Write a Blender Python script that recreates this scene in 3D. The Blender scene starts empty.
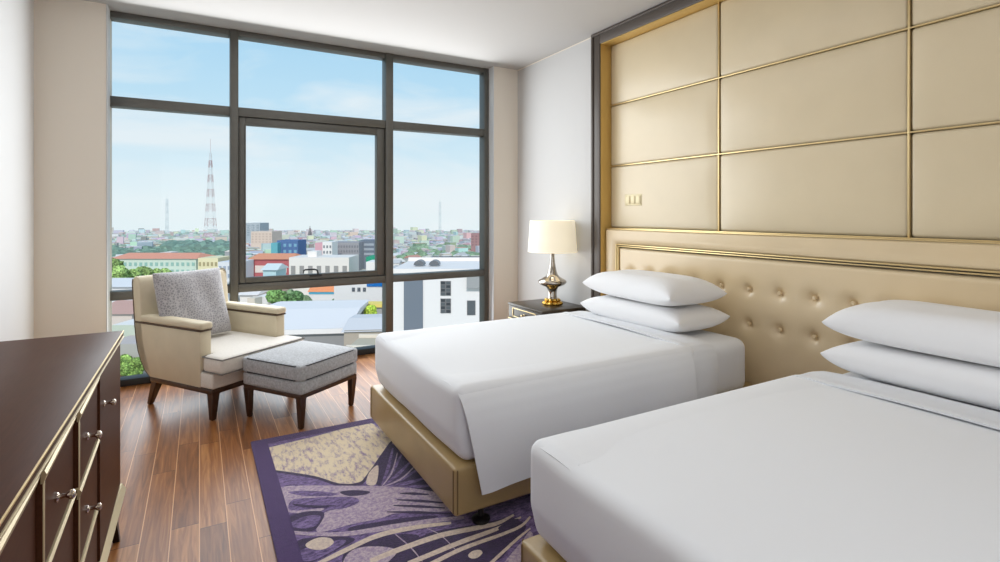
import bpy, bmesh, math, random
from math import sin, cos, pi, radians, atan2, sqrt
from mathutils import Vector, Matrix, noise
R = random.Random(7)
sc = bpy.context.scene
COL = sc.collection

# ------------------------------------------------------------------ materials
def srgb(r, g, b):
    f = lambda c: (c/255/12.92) if c/255 <= .04045 else ((c/255+.055)/1.055)**2.4
    return (f(r), f(g), f(b), 1)

class NT:
    def __init__(s, name):
        s.m = bpy.data.materials.new(name); s.m.use_nodes = True
        s.t = s.m.node_tree; s.n = s.t.nodes; s.l = s.t.links
        s.b = s.n['Principled BSDF']
    def add(s, typ, **kw):
        nd = s.n.new(typ)
        for k, v in kw.items(): setattr(nd, k, v)
        return nd
    def link(s, a, b): s.l.new(a, b)
    def val(s, name, v): s.b.inputs[name].default_value = v

def simple(name, col, rough=.5, metal=0, spec=.5, coat=0, noise_amt=.0, nscale=20, bump=0, bscale=200, sheen=0, emis=None, estr=0):
    k = NT(name)
    k.val('Base Color', col); k.val('Roughness', rough); k.val('Metallic', metal)
    k.val('Specular IOR Level', spec); k.val('Coat Weight', coat); k.val('Coat Roughness', .08)
    k.val('Sheen Weight', sheen)
    tc = k.add('ShaderNodeTexCoord')
    if noise_amt:
        nz = k.add('ShaderNodeTexNoise'); nz.inputs['Scale'].default_value = nscale; nz.inputs['Detail'].default_value = 4
        k.link(tc.outputs['Object'], nz.inputs['Vector'])
        rp = k.add('ShaderNodeValToRGB')
        d = [c*(1-noise_amt) for c in col[:3]]+[1]; h = [min(1, c*(1+noise_amt)) for c in col[:3]]+[1]
        rp.color_ramp.elements[0].position = .3; rp.color_ramp.elements[1].position = .7
        rp.color_ramp.elements[0].color = d; rp.color_ramp.elements[1].color = h
        k.link(nz.outputs['Fac'], rp.inputs['Fac']); k.link(rp.outputs['Color'], k.b.inputs['Base Color'])
    if bump:
        nb = k.add('ShaderNodeTexNoise'); nb.inputs['Scale'].default_value = bscale; nb.inputs['Detail'].default_value = 3
        k.link(tc.outputs['Object'], nb.inputs['Vector'])
        bp = k.add('ShaderNodeBump'); bp.inputs['Strength'].default_value = bump; bp.inputs['Distance'].default_value = .01
        k.link(nb.outputs['Fac'], bp.inputs['Height']); k.link(bp.outputs['Normal'], k.b.inputs['Normal'])
    if emis:
        k.val('Emission Color', emis); k.val('Emission Strength', estr)
    return k.m

M = {}
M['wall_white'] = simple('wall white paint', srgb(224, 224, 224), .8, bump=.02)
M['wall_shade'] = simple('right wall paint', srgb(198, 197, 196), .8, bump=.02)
M['pier'] = simple('pier beige paint', srgb(230, 221, 208), .8, bump=.03)
M['ceiling'] = simple('ceiling paint', srgb(192, 190, 188), .9)
M['alu'] = simple('window aluminium', srgb(100, 99, 94), .4, .3, noise_amt=.04)
M['alu_dark'] = simple('window gasket', srgb(40, 42, 44), .5)
M['leather'] = simple('champagne leather', srgb(219, 202, 168), .27, spec=.7, noise_amt=.025, nscale=3, bump=.05, bscale=90)
M['leather_h'] = simple('headboard leather', srgb(224, 202, 164), .26, spec=.7, noise_amt=.03, nscale=4, bump=.05, bscale=90)
M['base_leather'] = simple('bed base leather', srgb(172, 146, 100), .35, spec=.6, noise_amt=.05, nscale=5, bump=.06, bscale=120)
M['seam'] = simple('leather seam', srgb(120, 98, 62), .5)
M['gold'] = simple('brushed gold', srgb(226, 202, 150), .34, .8)
M['gold_reveal'] = simple('gold leather reveal', srgb(214, 178, 104), .4, .35)
M['brass'] = simple('polished brass', srgb(206, 164, 78), .14, 1)
M['dresser_gold'] = simple('champagne brass trim', srgb(200, 184, 148), .38, .6)
M['frame_dark'] = simple('dark bronze frame', srgb(84, 76, 70), .4, .2)
M['linen'] = simple('white linen', srgb(234, 236, 239), .75, spec=.25, bump=.06, bscale=14, sheen=.2)
M['sheet'] = simple('white cotton sheet', srgb(228, 230, 233), .8, spec=.2, bump=.05, bscale=18)
M['pillow'] = simple('white pillowcase', srgb(238, 238, 239), .75, spec=.2, bump=.32, bscale=8, sheen=.2)
M['chair_leather'] = simple('taupe chair leather', srgb(212, 200, 174), .5, spec=.3, noise_amt=.03, nscale=8, bump=.05, bscale=150)
M['chair_front'] = simple('greige chair fabric', srgb(222, 217, 209), .8, noise_amt=.04, nscale=60, bump=.1, bscale=250)
M['piping_dark'] = simple('brown piping', srgb(84, 66, 50), .5)
M['piping_grey'] = simple('grey piping', srgb(120, 116, 112), .7)
M['ott'] = simple('blue grey woven fabric', srgb(172, 175, 179), .9, noise_amt=.24, nscale=70, bump=.3, bscale=260, sheen=.4)
M['ott_pipe'] = simple('dark grey piping', srgb(58, 60, 64), .8)
M['legwood'] = simple('espresso wood leg', srgb(58, 36, 26), .3, noise_amt=.2, nscale=25, coat=.3)
M['chrome'] = simple('polished nickel', srgb(225, 215, 205), .12, 1)
M['smoke'] = simple('smoked mercury glass', srgb(176, 168, 158), .1, .95, noise_amt=.15, nscale=30)
M['black'] = simple('black plastic', srgb(18, 18, 20), .35)
M['night'] = simple('dark olive brown lacquer', srgb(62, 54, 43), .3, spec=.3, coat=.1, noise_amt=.08, nscale=6)
M['switch'] = simple('brass switch plate', srgb(214, 200, 162), .4, .2)

def dresser_mat():
    k = NT('espresso lacquered veneer')
    tc = k.add('ShaderNodeTexCoord'); mp = k.add('ShaderNodeMapping'); mp.inputs['Scale'].default_value = (30, 2, 30)
    nz = k.add('ShaderNodeTexNoise'); nz.inputs['Scale'].default_value = 4; nz.inputs['Detail'].default_value = 6
    rp = k.add('ShaderNodeValToRGB')
    rp.color_ramp.elements[0].color = srgb(66, 38, 25); rp.color_ramp.elements[1].color = srgb(88, 54, 38)
    k.link(tc.outputs['Object'], mp.inputs['Vector']); k.link(mp.outputs['Vector'], nz.inputs['Vector'])
    k.link(nz.outputs['Fac'], rp.inputs['Fac']); k.link(rp.outputs['Color'], k.b.inputs['Base Color'])
    k.val('Roughness', .4); k.val('Specular IOR Level', .05)
    return k.m
M['dresser'] = dresser_mat()

def floor_mat():
    k = NT('walnut plank floor')
    tc = k.add('ShaderNodeTexCoord'); sx = k.add('ShaderNodeSeparateXYZ'); k.link(tc.outputs['Object'], sx.inputs[0])
    def math(op, a, b=None):
        nd = k.add('ShaderNodeMath', operation=op)
        for i, v in enumerate((a, b)):
            if v is None: continue
            if isinstance(v, (int, float)): nd.inputs[i].default_value = v
            else: k.link(v, nd.inputs[i])
        return nd.outputs[0]
    W, Ln = .118, 1.05
    xs = math('DIVIDE', sx.outputs[0], W); row = math('FLOOR', xs); fx = math('FRACT', xs)
    wn = k.add('ShaderNodeTexWhiteNoise', noise_dimensions='1D'); k.link(row, wn.inputs['W'])
    ys = math('ADD', math('DIVIDE', sx.outputs[1], Ln), math('MULTIPLY', wn.outputs['Value'], 7.3))
    cell = math('FLOOR', ys); fy = math('FRACT', ys)
    cv = k.add('ShaderNodeCombineXYZ'); k.link(row, cv.inputs[0]); k.link(cell, cv.inputs[1])
    w2 = k.add('ShaderNodeTexWhiteNoise', noise_dimensions='2D'); k.link(cv.outputs[0], w2.inputs['Vector'])
    # grain
    off = k.add('ShaderNodeVectorMath', operation='SCALE'); k.link(cv.outputs[0], off.inputs[0]); off.inputs['Scale'].default_value = 3.7
    ad = k.add('ShaderNodeVectorMath', operation='ADD'); k.link(tc.outputs['Object'], ad.inputs[0]); k.link(off.outputs[0], ad.inputs[1])
    mp = k.add('ShaderNodeMapping'); mp.inputs['Scale'].default_value = (38, 2.2, 1); k.link(ad.outputs[0], mp.inputs['Vector'])
    nz = k.add('ShaderNodeTexNoise'); nz.inputs['Scale'].default_value = 1; nz.inputs['Detail'].default_value = 6; nz.inputs['Distortion'].default_value = 1.2
    k.link(mp.outputs['Vector'], nz.inputs['Vector'])
    rp = k.add('ShaderNodeValToRGB'); cr = rp.color_ramp
    cr.elements[0].color = srgb(104, 62, 32); cr.elements[1].color = srgb(196, 138, 82)
    cr.elements[0].position = .28; cr.elements[1].position = .74
    e = cr.elements.new(.5); e.color = srgb(148, 94, 52)
    mixv = math('ADD', math('MULTIPLY', nz.outputs['Fac'], .66), math('ADD', math('MULTIPLY', w2.outputs['Value'], .26), .06))
    k.link(mixv, rp.inputs['Fac'])
    # seams
    seam = math('MAXIMUM', math('LESS_THAN', fx, .035), 0)
    seam2 = math('LESS_THAN', fy, .004)
    m1 = k.add('ShaderNodeMixRGB'); k.link(seam2, m1.inputs[0]); k.link(rp.outputs['Color'], m1.inputs[1]); m1.inputs[2].default_value = srgb(80, 48, 32)
    m2 = k.add('ShaderNodeMixRGB'); k.link(seam, m2.inputs[0]); k.link(m1.outputs[0], m2.inputs[1]); m2.inputs[2].default_value = srgb(214, 164, 118)
    k.link(m2.outputs[0], k.b.inputs['Base Color'])
    k.val('Roughness', .3); k.val('Specular IOR Level', .3)
    bp = k.add('ShaderNodeBump'); bp.inputs['Strength'].default_value = .08; bp.inputs['Distance'].default_value = .003
    k.link(nz.outputs['Fac'], bp.inputs['Height']); k.link(bp.outputs['Normal'], k.b.inputs['Normal'])
    return k.m
M['floor'] = floor_mat()

def two_tone(name, c1, c2, scale, lo, hi, rough=.95, stretch=(1, 1, 1), fine=0):
    k = NT(name); tc = k.add('ShaderNodeTexCoord'); mp = k.add('ShaderNodeMapping'); mp.inputs['Scale'].default_value = stretch
    nz = k.add('ShaderNodeTexNoise'); nz.inputs['Scale'].default_value = scale; nz.inputs['Detail'].default_value = 8; nz.inputs['Roughness'].default_value = .75
    rp = k.add('ShaderNodeValToRGB'); rp.color_ramp.elements[0].position = lo; rp.color_ramp.elements[1].position = hi
    rp.color_ramp.elements[0].color = c1; rp.color_ramp.elements[1].color = c2
    k.link(tc.outputs['Object'], mp.inputs['Vector']); k.link(mp.outputs['Vector'], nz.inputs['Vector'])
    k.link(nz.outputs['Fac'], rp.inputs['Fac']); k.link(rp.outputs['Color'], k.b.inputs['Base Color'])
    k.val('Roughness', rough); k.val('Specular IOR Level', .15); k.val('Sheen Weight', .3)
    nb = k.add('ShaderNodeTexNoise'); nb.inputs['Scale'].default_value = 260; k.link(tc.outputs['Object'], nb.inputs['Vector'])
    bp = k.add('ShaderNodeBump'); bp.inputs['Strength'].default_value = .5; bp.inputs['Distance'].default_value = .006
    k.link(nb.outputs['Fac'], bp.inputs['Height']); k.link(bp.outputs['Normal'], k.b.inputs['Normal'])
    return k.m
M['rug_border'] = two_tone('rug violet border', srgb(58, 34, 86), srgb(78, 50, 106), 60, .3, .7)
M['rug_dark'] = two_tone('rug deep purple', srgb(38, 24, 58), srgb(62, 42, 88), 50, .35, .65)
M['rug_mid'] = two_tone('rug mottled purple', srgb(62, 42, 92), srgb(142, 118, 170), 34, .4, .62, stretch=(1, 2.2, 1))
M['rug_lilac'] = two_tone('rug pale lilac', srgb(132, 108, 154), srgb(200, 182, 188), 60, .36, .6)
M['rug_cream'] = two_tone('rug cream with violet fleck', srgb(126, 98, 148), srgb(226, 208, 176), 18, .34, .52, stretch=(2.2, .7, 1))
M['rug_oat'] = two_tone('rug oatmeal', srgb(190, 168, 164), srgb(224, 206, 186), 60, .34, .6)

def cushion_mat():
    k = NT('grey scrolled jacquard'); tc = k.add('ShaderNodeTexCoord')
    v = k.add('ShaderNodeTexVoronoi', feature='DISTANCE_TO_EDGE'); v.inputs['Scale'].default_value = 55
    k.link(tc.outputs['Object'], v.inputs['Vector'])
    rp = k.add('ShaderNodeValToRGB'); rp.color_ramp.elements[0].position = .04; rp.color_ramp.elements[1].position = .18
    rp.color_ramp.elements[0].color = srgb(184, 181, 183); rp.color_ramp.elements[1].color = srgb(142, 140, 144)
    k.link(v.outputs['Distance'], rp.inputs['Fac']); k.link(rp.outputs['Color'], k.b.inputs['Base Color'])
    k.val('Roughness', .8); k.val('Sheen Weight', .4)
    bp = k.add('ShaderNodeBump'); bp.inputs['Strength'].default_value = .3; bp.inputs['Distance'].default_value = .004
    k.link(v.outputs['Distance'], bp.inputs['Height']); k.link(bp.outputs['Normal'], k.b.inputs['Normal'])
    return k.m
M['cushion'] = cushion_mat()

def shade_mat():
    k = NT('cream lamp shade linen')
    k.val('Base Color', srgb(250, 244, 226)); k.val('Roughness', .9)
    k.val('Emission Color', srgb(255, 240, 206)); k.val('Emission Strength', .34)
    return k.m
M['shade'] = shade_mat()

def glass_mat():
    k = NT('clear window glass'); k.n.remove(k.b)
    out = k.n['Material Output']
    tr = k.add('ShaderNodeBsdfTransparent'); tr.inputs[0].default_value = (.985, .987, .987, 1)
    gl = k.add('ShaderNodeBsdfGlossy'); gl.inputs['Roughness'].default_value = .02
    mx = k.add('ShaderNodeMixShader'); mx.inputs[0].default_value = .005
    k.link(tr.outputs[0], mx.inputs[1]); k.link(gl.outputs[0], mx.inputs[2]); k.link(mx.outputs[0], out.inputs[0])
    return k.m
M['glass'] = glass_mat()

def attr_mat(name, rough=.9, estr=.08):
    k = NT(name); a = k.add('ShaderNodeVertexColor'); a.layer_name = 'Col'
    mu = k.add('ShaderNodeMixRGB', blend_type='MULTIPLY'); mu.inputs[0].default_value = 1; mu.inputs[2].default_value = (.86, .80, .77, 1)
    k.link(a.outputs['Color'], mu.inputs[1]); k.link(mu.outputs[0], k.b.inputs['Base Color']); k.link(a.outputs['Color'], k.b.inputs['Emission Color'])
    k.val('Emission Strength', estr); k.val('Roughness', rough); k.val('Specular IOR Level', .1)  # faint self-glow on every surface stands in for haze
    return k.m
M['city'] = attr_mat('painted masonry with haze glow')

# ------------------------------------------------------------------ mesh helpers
def new(): return bmesh.new()
def absorb(bm, t, mi=0):
    me = bpy.data.meshes.new('t'); 
    for f in t.faces: f.material_index = mi
    t.to_mesh(me); bm.from_mesh(me); bpy.data.meshes.remove(me); t.free()
def box(bm, x0, x1, y0, y1, z0, z1, bev=0, seg=2, mi=0):
    t = bmesh.new()
    vs = [t.verts.new(p) for p in [(x0,y0,z0),(x1,y0,z0),(x1,y1,z0),(x0,y1,z0),(x0,y0,z1),(x1,y0,z1),(x1,y1,z1),(x0,y1,z1)]]
    for q in [(3,2,1,0),(4,5,6,7),(0,1,5,4),(1,2,6,5),(2,3,7,6),(3,0,4,7)]: t.faces.new([vs[i] for i in q])
    if bev: bmesh.ops.bevel(t, geom=t.edges[:], offset=bev, segments=seg, profile=.5, affect='EDGES')
    absorb(bm, t, mi); return bm
def prism(bm, poly, a0, a1, axis='x', bev=0, seg=2, mi=0):
    """poly 2D extruded along axis. axis x: (y,z); y: (x,z); z: (x,y)"""
    t = bmesh.new()
    def P(p, a): return {'x': (a, p[0], p[1]), 'y': (p[0], a, p[1]), 'z': (p[0], p[1], a)}[axis]
    A = [t.verts.new(P(p, a0)) for p in poly]; B = [t.verts.new(P(p, a1)) for p in poly]
    n = len(poly); t.faces.new(A); t.faces.new(B[::-1])
    for i in range(n): t.faces.new([A[(i+1) % n], A[i], B[i], B[(i+1) % n]])
    bmesh.ops.recalc_face_normals(t, faces=t.faces[:])
    if bev: bmesh.ops.bevel(t, geom=t.edges[:], offset=bev, segments=seg, profile=.5, affect='EDGES')
    absorb(bm, t, mi); return bm
def lathe(bm, prof, n=32, c=(0, 0, 0), axis='z', lobes=0, lobe_amt=0, mi=0):
    t = bmesh.new(); rings = []
    for r, z in prof:
        ring = []
        for i in range(n):
            a = 2*pi*i/n; rr = r*(1+lobe_amt*abs(cos(lobes*a/2))-lobe_amt*.5) if lobes else r
            p = (rr*cos(a), rr*sin(a), z)
            if axis == 'x': p = (z, rr*cos(a), rr*sin(a))
            ring.append(t.verts.new((p[0]+c[0], p[1]+c[1], p[2]+c[2])))
        rings.append(ring)
    for a, b in zip(rings, rings[1:]):
        for i in range(n): t.faces.new([a[i], a[(i+1) % n], b[(i+1) % n], b[i]])
    t.faces.new(rings[0][::-1]); t.faces.new(rings[-1])
    bmesh.ops.recalc_face_normals(t, faces=t.faces[:])
    absorb(bm, t, mi); return bm
def tube(bm, pts, r, n=8, closed=False, mi=0):
    t = bmesh.new(); pts = [Vector(p) for p in pts]; rings = []; m = len(pts)
    for i, p in enumerate(pts):
        a = pts[(i-1) % m] if (closed or i > 0) else p; b = pts[(i+1) % m] if (closed or i < m-1) else p
        d = (b-a).normalized(); up = Vector((0, 0, 1)) if abs(d.z) < .95 else Vector((1, 0, 0))
        u = d.cross(up).normalized(); v = u.cross(d)
        rings.append([t.verts.new(p+r*(u*cos(2*pi*k/n)+v*sin(2*pi*k/n))) for k in range(n)])
    seq = list(zip(rings, rings[1:]+rings[:1])) if closed else list(zip(rings, rings[1:]))
    for A, B in seq:
        for k in range(n): t.faces.new([A[k], A[(k+1) % n], B[(k+1) % n], B[k]])
    if not closed: t.faces.new(rings[0][::-1]); t.faces.new(rings[-1])
    bmesh.ops.recalc_face_normals(t, faces=t.faces[:])
    absorb(bm, t, mi); return bm
def samples(h, r, k, m):
    out = [-h+r*(1-cos(pi/2*i/k)) for i in range(k)] + [-(h-r)+2*(h-r)*i/m for i in range(m+1)]
    out += [h-r*(1-cos(pi/2*(k-1-i)/k)) for i in range(k)]
    return out
def softbox(bm, x0, x1, y0, y1, z0, z1, r, k=4, m=8, puff=(0, 0, 0), fn=None, mi=0):
    """rounded box whose faces bulge outward by puff along each axis"""
    t = bmesh.new(); c = Vector(((x0+x1)/2, (y0+y1)/2, (z0+z1)/2)); h = Vector(((x1-x0)/2, (y1-y0)/2, (z1-z0)/2))
    S = [samples(h[i], r, k, m) for i in range(3)]; cache = {}
    def vert(p):
        key = tuple(round(q, 5) for q in p)
        if key in cache: return cache[key]
        p = Vector(p); inn = Vector([max(-(h[i]-r), min(h[i]-r, p[i])) for i in range(3)])
        d = p-inn
        q = inn + (d.normalized()*r if d.length > 1e-9 else d)
        w = [1-(q[i]/h[i])**2 for i in range(3)]
        o = Vector((q.x+puff[0]*w[1]*w[2]*(q.x/h.x), q.y+puff[1]*w[0]*w[2]*(q.y/h.y), q.z+puff[2]*w[0]*w[1]*(q.z/h.z)))
        o += c
        if fn: o = Vector(fn(o))
        cache[key] = t.verts.new(o); return cache[key]
    for ax in range(3):
        b, cc = (ax+1) % 3, (ax+2) % 3
        for sgn in (-1, 1):
            for i in range(len(S[b])-1):
                for j in range(len(S[cc])-1):
                    q = []
                    for (ii, jj) in ((i, j), (i+1, j), (i+1, j+1), (i, j+1)):
                        p = [0, 0, 0]; p[ax] = sgn*h[ax]; p[b] = S[b][ii]; p[cc] = S[cc][jj]; q.append(vert(p))
                    if sgn < 0: q.reverse()
                    if len(set(q)) == 4:
                        try: t.faces.new(q)
                        except ValueError: pass
    absorb(bm, t, mi); return bm
def grid(bm, fn, nu, nv, mi=0, thick=0):
    t = bmesh.new(); V = [[t.verts.new(fn(i/nu, j/nv)) for j in range(nv+1)] for i in range(nu+1)]
    for i in range(nu):
        for j in range(nv): t.faces.new([V[i][j], V[i+1][j], V[i+1][j+1], V[i][j+1]])
    bmesh.ops.recalc_face_normals(t, faces=t.faces[:])
    if thick: bmesh.ops.solidify(t, geom=t.faces[:], thickness=thick)
    absorb(bm, t, mi); return bm

def obj(name, bm, mats, parent=None, label=None, smooth=40):
    me = bpy.data.meshes.new(name); bm.to_mesh(me); bm.free()
    for m in (mats if isinstance(mats, (list, tuple)) else [mats]): me.materials.append(M[m] if isinstance(m, str) else m)
    if smooth:
        me.shade_smooth(); me.set_sharp_from_angle(angle=radians(smooth))
    o = bpy.data.objects.new(name, me); COL.objects.link(o)
    if parent: o.parent = parent
    if label: o['label'] = label
    return o
def tag(o, label, cat, group=None, kind=None):
    o['label'] = label; o['category'] = cat
    if group: o['group'] = group
    if kind: o['kind'] = kind
    return o
def thing(name, label, cat, loc=(0, 0, 0), rz=0, group=None):
    o = bpy.data.objects.new(name, None); o.empty_display_size = .1; COL.objects.link(o)
    o.location = loc; o.rotation_euler = (0, 0, rz); return tag(o, label, cat, group)
def struct(name, bm, mat, parent=None, label=None):
    o = obj(name, bm, mat, parent, label, smooth=30)
    if not parent: o['kind'] = 'structure'
    return o
def copy_tree(o, parent=None):
    c = o.copy(); COL.objects.link(c); c.parent = parent
    for ch in list(o.children): copy_tree(ch, c)
    return c
def shift(bm, dx, dy, dz=0):
    bmesh.ops.translate(bm, verts=bm.verts[:], vec=(dx, dy, dz)); return bm

# ------------------------------------------------------------------ camera
F, VH, HC = 528.0, 213.5, 1.5
YAW = math.atan(301/F); SY, CY = sin(YAW), cos(YAW)
cam = bpy.data.cameras.new('camera'); co = bpy.data.objects.new('camera', cam); COL.objects.link(co)
co.location = (0, 0, HC); co.rotation_euler = (pi/2, 0, -YAW)
cam.sensor_width = 36; cam.lens = F*36/1000; cam.shift_y = -(281-VH)/1000; cam.clip_end = 4000; cam.clip_start = .05
sc.camera = co

# ------------------------------------------------------------------ room shell
XL, XR, YB, YW, ZC = -1.13, 3.36, -1.7, 5.46, 3.24
WX0, WX1, YF = -.668, 3.03, 5.582          # window opening and plane of the frame fronts
struct('floor', box(new(), XL-.2, XR+.3, YB-.2, 5.72, -.15, 0), 'floor')
struct('ceiling', box(new(), XL-.2, XR+.3, YB-.2, 5.75, ZC, ZC+.2), 'ceiling')
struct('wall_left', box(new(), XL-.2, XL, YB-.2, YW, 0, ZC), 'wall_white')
struct('wall_back', box(new(), XL, XR+.3, YB-.2, YB, 0, ZC), 'wall_white')
b = new()
box(b, XR, XR+.3, 4.035, 5.75, 0, ZC); box(b, 3.50, XR+.3, .07, 4.035, 0, ZC); box(b, XR, XR+.3, YB, .07, 0, ZC)
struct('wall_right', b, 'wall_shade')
b = new(); box(b, XL-.2, WX0, YW-.03, 5.75, 0, ZC); box(b, WX1, XR, YW, 5.75, 0, ZC)
struct('wall_front', b, 'pier')
struct('trim_1', box(new(), WX0-.002, WX0+.006, YW-.03, YF, 0, ZC), 'wall_white')
struct('trim_3', box(new(), WX1-.006, WX1+.002, YW, YF, 0, ZC), 'wall_white')
b = new(); box(b, XR-.006, XR+.01, 4.05, YW, ZC-.012, ZC-.002)
struct('trim_2', b, 'pier')

# ------------------------------------------------------------------ windows: three bays
YG = YF+.105
m1a, m1b, m2a, m2b = .254, .325, 1.756, 1.839
zt0, zt1 = 2.425, 2.510     # upper transom
zl0, zl1 = .750, .826       # lower transom
ztop = 3.185
def bay(i, x0, x1, lab):
    w = bpy.data.objects.new('window_%d' % i, None); COL.objects.link(w); w['kind'] = 'structure'; w['label'] = lab
    w.location = ((x0+x1)/2, YF, 0); ox, oy = -(x0+x1)/2, -YF
    return w, (lambda bm: shift(bm, ox, oy))
def pane(x0, x1, z0, z1): return box(new(), x0, x1, YG, YG+.008, z0, z1)
# bay 1
w, L = bay(1, WX0, m1a, 'left bay of the floor to ceiling window behind the armchair')
b = new(); box(b, WX0, m1a, YF, YF+.13, ztop, ZC, .004); obj('head_rail', L(b), 'alu', w)
b = new(); box(b, WX0, m1a, YF, YF+.13, zt0, zt1, .004); obj('transom', L(b), 'alu', w)
b = new(); box(b, WX0, m1a, YF, YF+.13, zl0, zl1, .004); obj('transom', L(b), 'alu', w)
b = new(); box(b, WX0, m1a, YF, YF+.13, 0, .06, .004); obj('sill_rail', L(b), 'alu_dark', w)
b = new(); box(b, m1a, m1b, YF-.012, YF+.13, 0, ZC, .005); obj('mullion', L(b), 'alu', w)
for z0, z1 in ((zt1, ztop), (zl1, zt0), (.06, zl0)): obj('glass_pane', L(pane(WX0, m1a, z0, z1)), 'glass', w)
# bay 2, with the opening sash
w, L = bay(2, m1b, m2a, 'middle bay of the floor to ceiling window with an opening sash')
b = new(); box(b, m1b, m2a, YF, YF+.13, ztop, ZC, .004); obj('head_rail', L(b), 'alu', w)
b = new(); box(b, m1b, m2a, YF, YF+.13, zt0, zt1, .004); obj('transom', L(b), 'alu', w)
b = new(); box(b, m1b, m2a, YF, YF+.13, zl0, zl1, .004); obj('transom', L(b), 'alu', w)
b = new(); box(b, m1b, m2a, YF, YF+.13, 0, .06, .004); obj('sill_rail', L(b), 'alu_dark', w)
b = new(); box(b, m2a, m2b, YF-.012, YF+.13, 0, ZC, .005); obj('mullion', L(b), 'alu', w)
b = new(); sx0, sx1, sz0, sz1 = m1b+.004, m2a-.004, zl1+.004, zt0-.004
for q in ((sx0, sx0+.058, sz0, sz1), (sx1-.085, sx1, sz0, sz1), (sx0+.058, sx1-.085, sz1-.07, sz1), (sx0+.058, sx1-.085, sz0, sz0+.052)):
    box(b, q[0], q[1], YF+.02, YF+.11, q[2], q[3], .006)
for q in ((sx0+.05, sx0+.062, sz0+.048, sz1-.066), (sx1-.09, sx1-.078, sz0+.048, sz1-.066), (sx0+.05, sx1-.08, sz1-.074, sz1-.062), (sx0+.05, sx1-.08, sz0+.044, sz0+.056)):
    box(b, q[0], q[1], YF+.012, YF+.03, q[2], q[3], .003)
s = obj('sash_frame', L(b), 'alu', w)
b = new(); box(b, .97, 1.09, YF-.01, YF+.03, .862, .884, .004)
tube(b, [(.905, YF-.03, .905), (.905, YF-.035, .925), (.92, YF-.037, .938), (1.01, YF-.037, .938), (1.04, YF-.03, .925), (1.05, YF-.01, .895), (1.05, YF, .875)], .008)
obj('window_handle', L(b), 'alu_dark', s, 'grey cranked handle on the sash bottom rail')
for z0, z1 in ((zt1, ztop), (.06, zl0)): obj('glass_pane', L(pane(m1b, m2a, z0, z1)), 'glass', w)
obj('glass_pane', L(pane(sx0+.05, sx1-.08, sz0+.045, sz1-.065)), 'glass', s)
# bay 3
w, L = bay(3, m2b, WX1, 'right bay of the floor to ceiling window beside the wall pier')
xr = WX1-.065
b = new(); box(b, m2b, xr, YF, YF+.13, ztop, ZC, .004); obj('head_rail', L(b), 'alu', w)
b = new(); box(b, m2b, xr, YF, YF+.13, zt0, zt1, .004); obj('transom', L(b), 'alu', w)
b = new(); box(b, m2b, xr, YF, YF+.13, zl0, zl1, .004); obj('transom', L(b), 'alu', w)
b = new(); box(b, m2b, xr, YF, YF+.13, 0, .06, .004); obj('sill_rail', L(b), 'alu_dark', w)
b = new(); box(b, xr, WX1, YF-.006, YF+.13, 0, ZC, .005); obj('mullion', L(b), 'alu', w)
for z0, z1 in ((zt1, ztop), (zl1, zt0), (.06, zl0)): obj('glass_pane', L(pane(m2b, xr, z0, z1)), 'glass', w)

# ------------------------------------------------------------------ upholstered wall panelling
XF, XP = 3.325, 3.468
yA, yB_ = 3.911, .188                     # inner edges of the dark frame
ph = [1.36, 1.954, 2.538, 3.122]; py = [3.911, 2.680, 1.434, .188]
w = thing('wall_panelling', 'champagne leather wall panelling in a dark frame above the headboard', 'wall panel', (3.40, 2.05, 0))
L = lambda bm: shift(bm, -3.40, -2.05)
b = new()
for q in ((yA, yA+.131, 0, ZC), (yB_-.131, yB_, 0, ZC), (yB_, yA, 3.122, ZC)):
    box(b, XF, 3.49, q[0], q[1], q[2], q[3], .006)
for q in ((yA+.09, yA+.118, 0, ZC-.03),): box(b, XF-.012, XF+.02, q[0], q[1], q[2], q[3], .006)
box(b, XF-.012, XF+.02, yB_-.118, yA+.118, ZC-.03, ZC-.004, .006)
obj('panel_frame', L(b), 'frame_dark', w, 'dark bronze frame')
b = new()
box(b, XF+.012, XP+.01, yA-.006, yA+.004, 0, 3.122); box(b, XF+.012, XP+.01, yB_-.004, yB_+.006, 0, 3.122); box(b, XF+.012, XP+.01, yB_, yA, 3.116, 3.126)
obj('frame_lining', L(b), 'gold_reveal', w, 'gold lining inside the dark frame')
for i in range(3):
    for j in range(3):
        g = .003
        b = softbox(new(), XP-.012, XP+.03, py[i+1]+g, py[i]-g, ph[j]+g, ph[j+1]-g, .024, 5, 12, (.016, 0, 0))
        obj('leather_panel', L(b), 'leather', w)
for y in py[1:3]:
    obj('gold_strip', L(box(new(), XP-.019, XP+.02, y-.0055, y+.0055, ph[0], ph[3], .002)), 'gold', w)
for z in ph[0:3]:
    obj('gold_strip', L(box(new(), XP-.018, XP+.02, yB_, yA, z-.005, z+.005, .002)), 'gold', w)
# wall switch on the panel
b = new(); box(b, XP-.03, XP-.016, 3.475, 3.69, 1.572, 1.676, .004)
t = tag(obj('switch_plate', shift(b, -3.45, -3.58, -1.62), 'switch'), 'small brass control plate on the lower left leather wall panel', 'switch'); t.location = (3.45, 3.58, 1.62)
for y0 in (3.49, 3.555, 3.62):
    obj('switch_button', shift(box(new(), XP-.036, XP-.028, y0, y0+.055, 1.59, 1.66, .003), -3.45, -3.58, -1.62), 'switch', t)

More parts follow.
